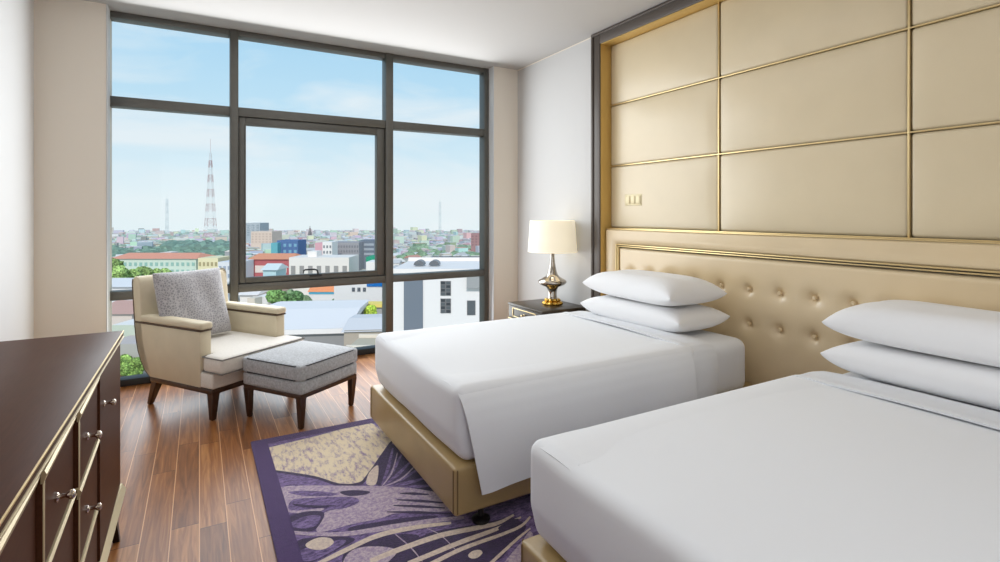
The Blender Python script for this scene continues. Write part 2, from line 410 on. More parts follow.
# ------------------------------------------------------------------ headboard
XH = 3.385
hd = thing('headboard', 'long champagne leather headboard with button tufting behind both beds', 'headboard', (3.42, 2.05, 0))
L = lambda bm: shift(bm, -3.42, -2.05)
hy0, hy1, hz1, bw = .20, 3.896, 1.352, .135
def ring_border(y0, y1, z1, wd, x_out, x_in, back):
    """sloped upholstered border: outer edge at x_out, inner edge at x_in"""
    b = new(); t = bmesh.new()
    sec = [(0, back), (0, x_out+.015), (.012, x_out), (wd*.5, x_out+.002), (wd-.012, x_in-.004), (wd, x_in+.01), (wd, back)]
    path = [('l', 0), ('l', 1), ('r', 1), ('r', 0)]; rings = []
    for d, x in sec:
        rings.append([t.verts.new(p) for p in ((x, y1-d, .02), (x, y1-d, z1-d), (x, y0+d, z1-d), (x, y0+d, .02))])
    for A, B in zip(rings, rings[1:]):
        for i in range(3): t.faces.new([A[i], A[i+1], B[i+1], B[i]])
    bmesh.ops.recalc_face_normals(t, faces=t.faces[:]); absorb(b, t); return b
obj('upholstered_border', L(ring_border(hy0, hy1, hz1, bw, XH, XH+.022, 3.475)), 'leather_h', hd)
b = new()
for y in (hy1-.001, hy0-.005): box(b, XH+.01, 3.46, y, y+.006, .02, hz1+.004)
box(b, XH+.008, 3.46, hy0, hy1, hz1-.002, hz1+.006, .002)
for k, (d, wd) in enumerate(((bw, .010), (bw+.017, .010))):
    xx = XH+.004+.008*k
    box(b, xx, XH+.06, hy0+d, hy1-d, hz1-d-wd, hz1-d, .003)
    box(b, xx, XH+.06, hy1-d-wd, hy1-d, .02, hz1-d, .003); box(b, xx, XH+.06, hy0+d, hy0+d+wd, .02, hz1-d, .003)
obj('gold_trim', L(b), 'gold', hd, 'double gold trim line')
ty0, ty1, tz0, tz1 = hy0+bw+.034, hy1-bw-.034, .05, hz1-bw-.034
bys = [3.556-.2315*i for i in range(15)]; bzs = [.960, .712]
def tuft(u, v):
    y = ty0+(ty1-ty0)*u; z = tz0+(tz1-tz0)*v
    e = min(y-ty0, ty1-y, tz1-z); x = XH+.012
    if e < .03: x += .03*(1-sqrt(max(0, 1-(1-e/.03)**2)))
    for by in bys:
        if abs(by-y) < .12:
            for bz in bzs:
                r = math.hypot(by-y, bz-z); x += .026*math.exp(-(r/.026)**2)+.017*math.exp(-(r/.065)**2)
    for bz in bzs: x += .003*math.exp(-((z-bz)/.05)**2)
    return (x, y, z)
tp = obj('tufted_panel', L(grid(new(), tuft, 420, 110)), 'leather_h', hd)
for by in bys:
    for bz in bzs:
        if by < hy0+bw+.06: continue
        b = lathe(new(), [(.001, -.012), (.010, -.012), (.014, -.006), (.015, 0), (.013, .008), (.001, .006)], 14, (XH+.032, by, bz), 'x')
        obj('tuft_button', L(b), 'leather_h', tp)

# ------------------------------------------------------------------ beds
def make_bed(label):
    t = thing('bed', label, 'bed', (2.2, 2.925, 0), 0, 'twin beds'); L = lambda bm: shift(bm, -2.2, -2.925)
    b = softbox(new(), 1.03, 3.37, 2.23, 3.62, .085, .312, .018, 3, 4, (0, 0, .004))
    base = obj('bed_base', L(b), 'base_leather', t, 'tan leather upholstered base')
    for y in (2.246, 3.604): obj('corner_seam', L(tube(new(), [(1.029, y, .10), (1.029, y, .30)], .003, 6)), 'seam', base)
    for y in (2.229, 3.621): obj('corner_seam', L(tube(new(), [(1.044, y, .10), (1.044, y, .305)], .003, 6)), 'seam', base)
    for x, y in ((1.187, 2.268), (1.187, 3.58), (3.1, 2.31), (3.1, 3.54)):
        b = lathe(new(), [(.042, 0), (.045, .006), (.045, .014), (.036, .02), (.014, .024), (.014, .1)], 20, (x, y, .013))
        obj('bed_foot', L(b), 'black', t, 'black disc foot')
    b = softbox(new(), 1.10, 3.26, 2.285, 3.565, .29, .648, .07, 5, 8, (0, .0, .012))
    obj('mattress', L(b), 'sheet', t, 'mattress under a white fitted sheet')
    return t
bed1 = make_bed('white twin bed nearer the window with the whole tan base corner showing')
bed2 = copy_tree(bed1); bed2.location.y -= 1.98; bed2.location.x -= .012
bed2['label'] = 'white twin bed in the foreground, cut off by the right edge'

YN, YFAR = 2.20, 3.645       # outer faces of the hanging sides
def make_duvet(label):
    t = thing('duvet', label, 'duvet', (1.9, 2.925, .3), 0, 'white duvets'); L = lambda bm: shift(bm, -1.9, -2.925, -.3)
    b = new()
    # tucked body, bulging at the foot
    def body(p):
        x, y, z = p
        if x < 1.3: z += .004*sin(y*9)
        if z < .45: 
            k = min(1, (.45-z)/.15); x += .035*k*(1 if x < 1.5 else 0)
        return (x, y, z)
    softbox(b, 1.048, 2.69, 2.245, 3.60, .31, .676, .05, 6, 14, (.016, .0, .012), body)
    # hanging sides, each a sheet that leaves the top surface and falls to its hem
    half = [(-.005, .212), (-.004, .31), (0, .42), (.006, .52), (.018, .585), (.038, .636), (.064, .665), (.10, .678), (.14, .6805), (.19, .681), (.24, .679), (.30, .674)]
    def side(sg):
        def sheet(u, v):
            f = v*(len(half)-1); i = min(int(f), len(half)-2); q = f-i
            y = half[i][0]*(1-q)+half[i+1][0]*q; z = half[i][1]*(1-q)+half[i+1][1]*q
            drop = max(0, min(1, (.655-z)/.44)); x0 = 1.062+(.085 if sg < 0 else .30)*drop
            x = x0+(2.63-x0)*u
            if drop > 0:
                y += -drop*(.010*sin(x*5.2+.7)+.006*sin(x*11))-drop*.012*math.exp(-((x-x0)/.15)**2)
                z += .012*drop*sin(x*3.1)-.02*drop*math.exp(-((x-x0)/.12)**2)
            dx = max(0, .05-(x-1.048)); z -= .05-sqrt(max(0, .0025-dx*dx))
            return (x, (YN+y) if sg < 0 else (YFAR-y), z)
        return sheet
    grid(b, side(-1), 60, 50, thick=.006); grid(b, side(1), 60, 50, thick=.006)
    obj('duvet_body', L(b), 'linen', t)
    # turned-down sheet band toward the pillows
    hp = [(.0, .25), (.002, .42), (.008, .52), (.020, .59), (.04, .640), (.066, .670), (.10, .680), (.16, .684), (.30, .688), (.52, .692), (.7225, .693)]
    prof = [(YN+.022+y*.96, z) for y, z in hp]+[(YFAR-.022-y*.96, z) for y, z in hp[-2::-1]]
    def fold(u, v):
        f = v*(len(prof)-1); i = min(int(f), len(prof)-2); q = f-i
        y = prof[i][0]*(1-q)+prof[i+1][0]*q; z = prof[i][1]*(1-q)+prof[i+1][1]*q
        s_ = -1 if y < 2.925 else 1; k = max(0, min(1, (.66-z)/.12))
        lip = .007*math.exp(-((u-.10)/.10)**2)-.016*max(0, (u-.55)/.45)**2
        x = 2.605+.275*u+.012*k*sin(z*14)
        return (x, y+s_*lip*k, z+lip*(1-k)+.0015*sin(y*7+u*3))
    grid(b := new(), fold, 20, 120, thick=.010)
    obj('turned_down_sheet', L(b), 'sheet', t, 'sheet turned down over the duvet edge')
    return t
d1 = make_duvet('smooth white duvet hanging over the side of the bed nearer the window')
d2 = copy_tree(d1); d2.location.y -= 1.975; d2.location.x -= .014; d2.location.z += .006
d2['label'] = 'smooth white duvet on the foreground bed'

def pillow_mesh(ax, ay, tu, tl, seed, sag=0.0, ear=1.0):
    rnd = random.Random(seed); ph = [rnd.uniform(0, 6) for _ in range(8)]
    b = new(); t = bmesh.new(); n = 44; top, bot = {}, {}
    def P(i, j, sgn):
        u = -cos(pi*i/n); v = -cos(pi*j/n)
        x = ax*u*(1-.085*ear*(1-v*v)**1*(abs(u)**3)); y = ay*v*(1-.05*ear*(1-u*u)*(abs(v)**3))
        k = ((1-abs(u)**4.2)*(1-abs(v)**5))
        k = k**.50 if sgn > 0 else k**.38
        z = sgn*(tu if sgn > 0 else tl)*k
        e = (1-u*u)*(1-v*v)
        z += sgn*.006*sin(7*u+ph[0]+2*v)*e*(sgn > 0)
        cr = max(0, abs(u)-.55)*max(0, abs(v)-.6)
        z += (sgn > 0)*.05*cr*sin(26*(u*ay/ax-v)+ph[1])*(1-abs(u))*(8)*(1-abs(v))
        z += .012*(abs(u*v))**2-sag*v*v
        return (x, y, z)
    for i in range(n+1):
        for j in range(n+1):
            top[i, j] = t.verts.new(P(i, j, 1))
            bot[i, j] = top[i, j] if (i in (0, n) or j in (0, n)) else t.verts.new(P(i, j, -1))
    for i in range(n):
        for j in range(n):
            for d, rev in ((top, False), (bot, True)):
                q = [d[i, j], d[i+1, j], d[i+1, j+1], d[i, j+1]]
                if rev: q.reverse()
                try: t.faces.new(q)
                except ValueError: pass
    absorb(b, t)
    return b
def make_pillow(loc, rz, dims, seed, label):
    o = tag(obj('pillow', pillow_mesh(*dims, seed), 'pillow', smooth=75), label, 'pillow', 'white bed pillows')
    o.location = loc; o.rotation_euler = (0, 0, rz)
    b = new(); ax, ay = dims[0], dims[1]
    pts = []
    return o
make_pillow((3.00, 2.945, .757), .03, (.27, .50, .088, .095), 1, 'lower white pillow under another on the bed nearer the window')
make_pillow((3.005, 2.955, .920), -.04, (.275, .485, .122, .074), 2, 'upper white pillow of the stack on the bed nearer the window')
make_pillow((3.105, 1.07, .757), .02, (.265, .51, .088, .095), 3, 'lower white pillow under another on the foreground bed')
make_pillow((3.105, 1.07, .920), .0, (.27, .50, .130, .074), 4, 'upper white pillow of the stack on the foreground bed')

# ------------------------------------------------------------------ dresser
X0 = -.309
dr = thing('dresser', 'long dark brown dresser with gold trim in the left foreground', 'dresser', (-.6, 1.5, 0)); L = lambda bm: shift(bm, .6, -1.5)
obj('carcass', L(box(new(), -.90, X0-.022, .12, 2.935, .245, .935, .004)), 'dresser', dr)
obj('dresser_top', L(box(new(), -.91, X0+.010, .10, 2.948, .944, .966, .003)), 'dresser', dr)
b = new(); box(b, -.905, X0+.013, .105, 2.944, .9375, .943, .001); obj('top_trim', L(b), 'dresser_gold', dr, 'thin gold line under the top')
obj('top_edge_line', L(box(new(), X0+.008, X0+.0115, .10, 2.948, .9605, .9665, .0005)), 'gold', dr, 'thin bright line along the top edge')
b = new(); prism(b, [(X0-.03, .232), (X0+.018, .232), (X0+.020, .244), (X0+.004, .270), (X0-.03, .270)], .12, 2.945, 'y'); obj('base_moulding', L(b), 'dresser_gold', dr, 'gold base moulding')
cols = [2.935, 2.313, 1.906, 1.508, 1.106, .70, .12]
zs = [(.712, .934), (.485, .712), (.27, .485)]
def front(yfar, ynear, z0, z1, saw=.014):
    return prism(new(), [(X0-.022, ynear+.003), (X0+saw, ynear+.003), (X0-.001, yfar-.003), (X0-.022, yfar-.003)], z0+.003, z1-.003, 'z', .0015, 1)
def knob(x, y, z):
    return lathe(new(), [(.001, -.002), (.012, -.002), (.012, .003), (.006, .006), (.005, .018), (.0075, .023), (.0115, .027), (.0115, .033), (.007, .037), (.001, .038)], 16, (x, y, z), 'x')
for c in range(6):
    yf, yn = cols[c], cols[c+1]; saw = .010
    if c in (0, 5):
        d = obj('door', L(front(yf, yn, .27, .934, .006)), 'dresser', dr)
        obj('knob', L(knob(X0+.005, yn+.09, .803)), 'chrome', d)
    else:
        for k, (z0, z1) in enumerate(zs):
            d = obj('drawer', L(front(yf, yn, z0, z1, saw)), 'dresser', dr)
            # bevelled gold lip along the drawer's top edge
            t = new(); tt = bmesh.new()
            h = .030; V = []
            for (y, ex) in ((yf-.004, 0), (yn+.002, saw)):
                V.append([tt.verts.new(p) for p in ((X0+ex-.004, y, z1-.002), (X0+ex+.003, y, z1-.002), (X0+ex+.007, y, z1-.010), (X0+ex+.001, y, z1-h), (X0+ex-.004, y, z1-h))])
            for q in range(5): tt.faces.new([V[0][q], V[0][(q+1) % 5], V[1][(q+1) % 5], V[1][q]])
            tt.faces.new(V[0]); tt.faces.new(V[1][::-1]); bmesh.ops.recalc_face_normals(tt, faces=tt.faces[:]); absorb(t, tt)
            obj('drawer_lip', L(t), 'dresser_gold', d, 'bevelled gold lip')
            obj('knob', L(knob(X0+.008, (yf+yn)/2-.06, (z0+z1)/2-.012)), 'chrome', d)
        b = new(); box(b, X0-.02, X0+saw+.002, yn+.004, yn+.012, .27, .93, .001); obj('edge_strip', L(b), 'dresser_gold', dr, 'upright gold edge strip')
for x, sx in ((X0-.05, 1), (-.86, -1)):
    for y, s in ((2.87, 1), (.18, -1)):
        t = bmesh.new(); A = [t.verts.new((x+sx*.035*k[0]+0, y+.03*k[1], .238)) for k in ((-1,-1),(1,-1),(1,1),(-1,1))]
        B = [t.verts.new((x+.012*k[0]+sx*.032, y+s*.10+.013*k[1], 0)) for k in ((-1,-1),(1,-1),(1,1),(-1,1))]
        for i in range(4): t.faces.new([A[i], A[(i+1) % 4], B[(i+1) % 4], B[i]])
        t.faces.new(A); t.faces.new(B); bmesh.ops.recalc_face_normals(t, faces=t.faces[:]); b = new(); absorb(b, t)
        obj('leg', L(b), 'black', dr, 'black splayed leg')

# ------------------------------------------------------------------ nightstand and lamp
ns = thing('nightstand', 'dark nightstand with gold inlaid drawer under the table lamp', 'nightstand', (3.08, 4.42, 0)); L = lambda bm: shift(bm, -3.08, -4.42)
nx0, nx1, ny0, ny1, nz = 2.80, 3.33, 4.115, 4.742, .577
b = new(); box(b, nx0+.008, nx1, ny0+.008, ny1-.008, .10, nz-.02, .004); obj('carcass', L(b), 'night', ns)
b = new(); box(b, nx0, nx1+.008, ny0, ny1, nz-.02, nz, .004); obj('nightstand_top', L(b), 'night', ns)
for z0, z1 in ((.425, .552), (.29, .415), (.155, .28)):
    d = obj('drawer', L(box(new(), nx0-.003, nx0+.012, ny0+.02, ny1-.02, z0, z1, .003)), 'night', ns)
    b = new(); a0, a1, c0, c1 = ny0+.10, ny1-.10, z0+.022, z1-.014
    for q in ((a0, a1, c0, c0+.008), (a0, a1, c1-.008, c1), (a0, a0+.008, c0, c1), (a1-.008, a1, c0, c1)): box(b, nx0-.008, nx0, q[0], q[1], q[2], q[3], .001)
    obj('gold_inlay', L(b), 'gold', d, 'gold outline on the drawer')
    b = lathe(new(), [(.001, -.034), (.010, -.033), (.011, -.026), (.005, -.02), (.005, -.003), (.012, 0), (.001, 0)], 14, (nx0-.002, (ny0+ny1)/2, (z0+z1)/2), 'x')
    obj('knob', L(b), 'gold', d)
b = new(); box(b, nx0-.006, nx0+.01, ny0+.004, ny1-.004, .416, .424, .001); obj('gold_line', L(b), 'gold', ns)
for x in (nx0+.04, nx1-.04):
    for y in (ny0+.04, ny1-.04): obj('leg', L(box(new(), x-.018, x+.018, y-.018, y+.018, 0, .10, .003)), 'night', ns)

lx, ly, lz = 3.115, 4.39, nz
lp = thing('table_lamp', 'table lamp with smoked bulbous body and cream drum shade on the nightstand', 'lamp', (lx, ly, lz))
b = lathe(new(), [(.085, 0), (.096, .006), (.098, .02), (.088, .032), (.072, .036), (.074, .040), (.078, .050), (.068, .062), (.045, .066)], 64, lobes=8, lobe_amt=.22)
obj('lamp_base', b, 'brass', lp, 'lobed polished brass foot')
b = lathe(new(), [(.048, .064), (.047, .075), (.044, .10), (.045, .13), (.05, .155), (.062, .175), (.09, .19), (.125, .205), (.141, .222), (.143, .234), (.134, .25), (.10, .268), (.072, .285), (.055, .305), (.043, .34), (.034, .38), (.027, .42), (.023, .46), (.021, .50), (.021, .53)], 48)
obj('lamp_body', b, 'smoke', lp, 'smoked mirror glass body')
b = lathe(new(), [(.024, .52), (.026, .53), (.024, .545), (.012, .55), (.010, .80), (.016, .803), (.016, .84), (.004, .845)], 20)
obj('lamp_stem', b, 'brass', lp)
b = new(); t = bmesh.new(); rings = []
for r, z in ((.247, .535), (.248, .540), (.226, .848), (.225, .852), (.222, .848), (.244, .540), (.247, .535)):
    rings.append([t.verts.new((r*cos(2*pi*i/64), r*sin(2*pi*i/64), z)) for i in range(64)])
for A, B in zip(rings, rings[1:]):
    for i in range(64): t.faces.new([A[i], A[(i+1) % 64], B[(i+1) % 64], B[i]])
absorb(b, t); sh = obj('lamp_shade', b, 'shade', lp, 'cream tapered drum shade')
for z, r in ((.540, .2478), (.846, .2268)): obj('shade_hem', tube(new(), [(r*cos(2*pi*i/64), r*sin(2*pi*i/64), z) for i in range(64)], .003, 6, True), 'shade', sh)
b = new()
for a in (0, 2*pi/3, 4*pi/3): tube(b, [(0, 0, .80), (.225*cos(a), .225*sin(a), .835)], .003, 6)
obj('shade_spider', b, 'brass', sh)

# ------------------------------------------------------------------ armchair
ANG = atan2(.565, .825); Lv = Vector((.825, .565, 0)); Bv = Vector((-.565, .825, 0))
P0 = Vector((.082, 4.326, 0)); cc = P0+Lv*.385+Bv*.45
ch = thing('armchair', 'taupe leather armchair with dark tapered legs beside the window', 'armchair', cc, ANG)
L = lambda bm: shift(bm, -.385, -.45)
WD = .77
side = [(.134, .225), (.134, .632), (.60, .632), (.93, .640), (.925, .58), (.912, .50), (.889, .41), (.85, .335), (.80, .27), (.74, .225)]
b = new(); prism(b, side, 0, .09, 'x', .008, 2); obj('arm', L(b), 'chair_leather', ch)
b = new(); prism(b, side, WD-.09, WD, 'x', .008, 2); obj('arm', L(b), 'chair_leather', ch)
for t0 in (-.008, WD-.095):
    a = obj('arm_pad', L(softbox(new(), t0, t0+.103, .115, .86, .645, .697, .02, 4, 6, (0, 0, .004))), 'chair_leather', ch)
    obj('arm_welt', L(box(new(), t0+.003, t0+.10, .125, .93, .632, .646, .003)), 'piping_dark', a, 'dark welt under the arm pad')
bk = [(.72, .24), (.80, .27), (.85, .335), (.889, .41), (.915, .50), (.932, .60), (.945, .72), (.958, .85), (.966, .94), (.962, .975), (.945, .995), (.92, 1.0), (.895, .992), (.875, .965), (.868, .90), (.852, .75), (.835, .60), (.81, .48), (.76, .36)]
b = new(); prism(b, bk, .0, WD, 'x', .012, 3); br = obj('backrest', L(b), 'chair_leather', ch)
edge = [(.742, .228), (.802, .268), (.853, .333), (.892, .41), (.918, .50), (.935, .60), (.948, .72), (.961, .85), (.969, .94), (.964, .978)]
for tt in (.004, WD-.004): obj('back_piping', L(tube(new(), [(tt, y, z) for y, z in edge], .005, 6)), 'piping_dark', br, 'dark piping down the back edge')
b = new(); box(b, .005, WD-.005, .0, .74, .225, .340, .014, 3); obj('seat_base', L(b), 'chair_front', ch)
b = new(); box(b, .004, WD-.004, .004, .74, .188, .226, .004); obj('seat_rail', L(b), 'legwood', ch, 'dark wood rail')
T = [(0.0, -.105), (WD, -.105), (WD, .115), (WD-.095, .13), (WD-.095, .84), (.095, .84), (.095, .13), (.0, .115)]
b = new(); prism(b, T, .340, .464, 'z', .034, 5)
for v in b.verts:
    u = (v.co.x-.385)/.385; w_ = (v.co.y-.36)/.47
    if v.co.z > .45: v.co.z += .0
sc_ = obj('seat_cushion', L(b), 'chair_front', ch, 'pale grey T-shaped seat cushion')
b = new()
for z in (.452, .350):
    o_ = .004
    tube(b, [(x+(o_ if x < .385 else -o_), y+(o_ if y < 0 else 0), z) for x, y in ((.095, .13), (0, .115), (0, -.10), (.0, -.105), (WD, -.105), (WD, .115), (WD-.095, .13))], .005, 6)
obj('cushion_piping', L(b), 'piping_grey', sc_, 'grey piping')
def tleg(bm, x, y, z1, top, bot, dx=0, dy=0):
    t = bmesh.new(); K = ((-1, -1), (1, -1), (1, 1), (-1, 1))
    A = [t.verts.new((x+top*k[0], y+top*k[1], z1)) for k in K]; B = [t.verts.new((x+dx+bot*k[0], y+dy+bot*k[1], .006)) for k in K]
    C_ = [t.verts.new((x+dx+bot*.7*k[0], y+dy+bot*.7*k[1], 0)) for k in K]
    for U, V in ((A, B), (B, C_)):
        for i in range(4): t.faces.new([U[i], U[(i+1) % 4], V[(i+1) % 4], V[i]])
    t.faces.new(A); t.faces.new(C_); bmesh.ops.recalc_face_normals(t, faces=t.faces[:])
    bmesh.ops.bevel(t, geom=[e for e in t.edges], offset=.002, segments=1, affect='EDGES')
    absorb(bm, t); return bm
for x, y, dx, dy in ((.036, .036, -.012, -.01), (WD-.036, .036, .012, -.01), (.036, .695, -.01, .075), (WD-.036, .695, .01, .075)):
    obj('leg', L(tleg(new(), x, y, .195, .031, .017, dx, dy)), 'legwood', ch)

# throw pillow leaning on the chair back
b = new(); pm = pillow_mesh(.285, .282, .082, .06, 9, ear=.35)
o = tag(obj('throw_pillow', pm, 'cushion', smooth=75), 'grey patterned square cushion leaning on the armchair back', 'cushion')
pc = P0+Lv*.305+Bv*.665+Vector((0, 0, .755))
# local z (upper face) points forward-up, local y along the chair's up direction
fwd = (-Bv*cos(radians(17))+Vector((0, 0, 1))*sin(radians(17))).normalized()
upv = (Vector((0, 0, 1))*cos(radians(17))+Bv*sin(radians(17))).normalized()
rt = upv.cross(fwd).normalized()
rot = Matrix((rt, upv, fwd)).transposed() @ Matrix.Rotation(radians(-.5), 3, 'Z')
o.matrix_world = Matrix.Translation(pc) @ rot.to_4x4()

# ------------------------------------------------------------------ ottoman
Q0 = Vector((.617, 3.878, 0)); qc = Q0+Lv*.2515+Bv*.2565
ot = thing('ottoman', 'blue grey fabric ottoman on dark tapered legs in front of the armchair', 'ottoman', qc, ANG)
L = lambda bm: shift(bm, -.2515, -.2565)
oa, ob, pa, pb = -.033, .540, -.033, .552
obj('leg_rail', L(box(new(), oa+.004, ob-.004, pa+.004, pb-.004, .215, .246, .004)), 'legwood', ot, 'dark wood rail')
obj('lower_upholstery', L(softbox(new(), oa, ob, pa, pb, .244, .336, .016, 3, 6, (.006, .006, 0))), 'ott', ot)
cu = obj('top_cushion', L(softbox(new(), oa-.004, ob+.004, pa-.004, pb+.004, .336, .446, .02, 4, 8, (.008, .008, .03))), 'ott', ot)
b = new()
for z in (.44, .342):
    pts = []
    for (xx, yy) in ((oa-.003, pa-.003), (ob+.003, pa-.003), (ob+.003, pb+.003), (oa-.003, pb+.003)): pts.append((xx, yy, z))
    full = []
    for i in range(4):
        a, c_ = Vector(pts[i]), Vector(pts[(i+1) % 4])
        for k in range(1, 10):
            p = a.lerp(c_, k/10); n_ = Vector(((a+c_)/2-Vector(((oa+ob)/2, (pa+pb)/2, z)))).normalized()
            full.append(p+n_*.002*(1-((k-5)/5)**2))
    tube(b, full, .0042, 6, True)
obj('cushion_piping', L(b), 'ott_pipe', cu, 'dark grey piping')
for x, y, dx, dy in ((-.004, -.004, .004, .004), (.511, -.004, -.008, .004), (-.004, .523, .004, -.008), (.511, .523, -.008, -.008)):
    obj('leg', L(tleg(new(), x, y, .22, .026, .015, dx, dy)), 'legwood', ot)

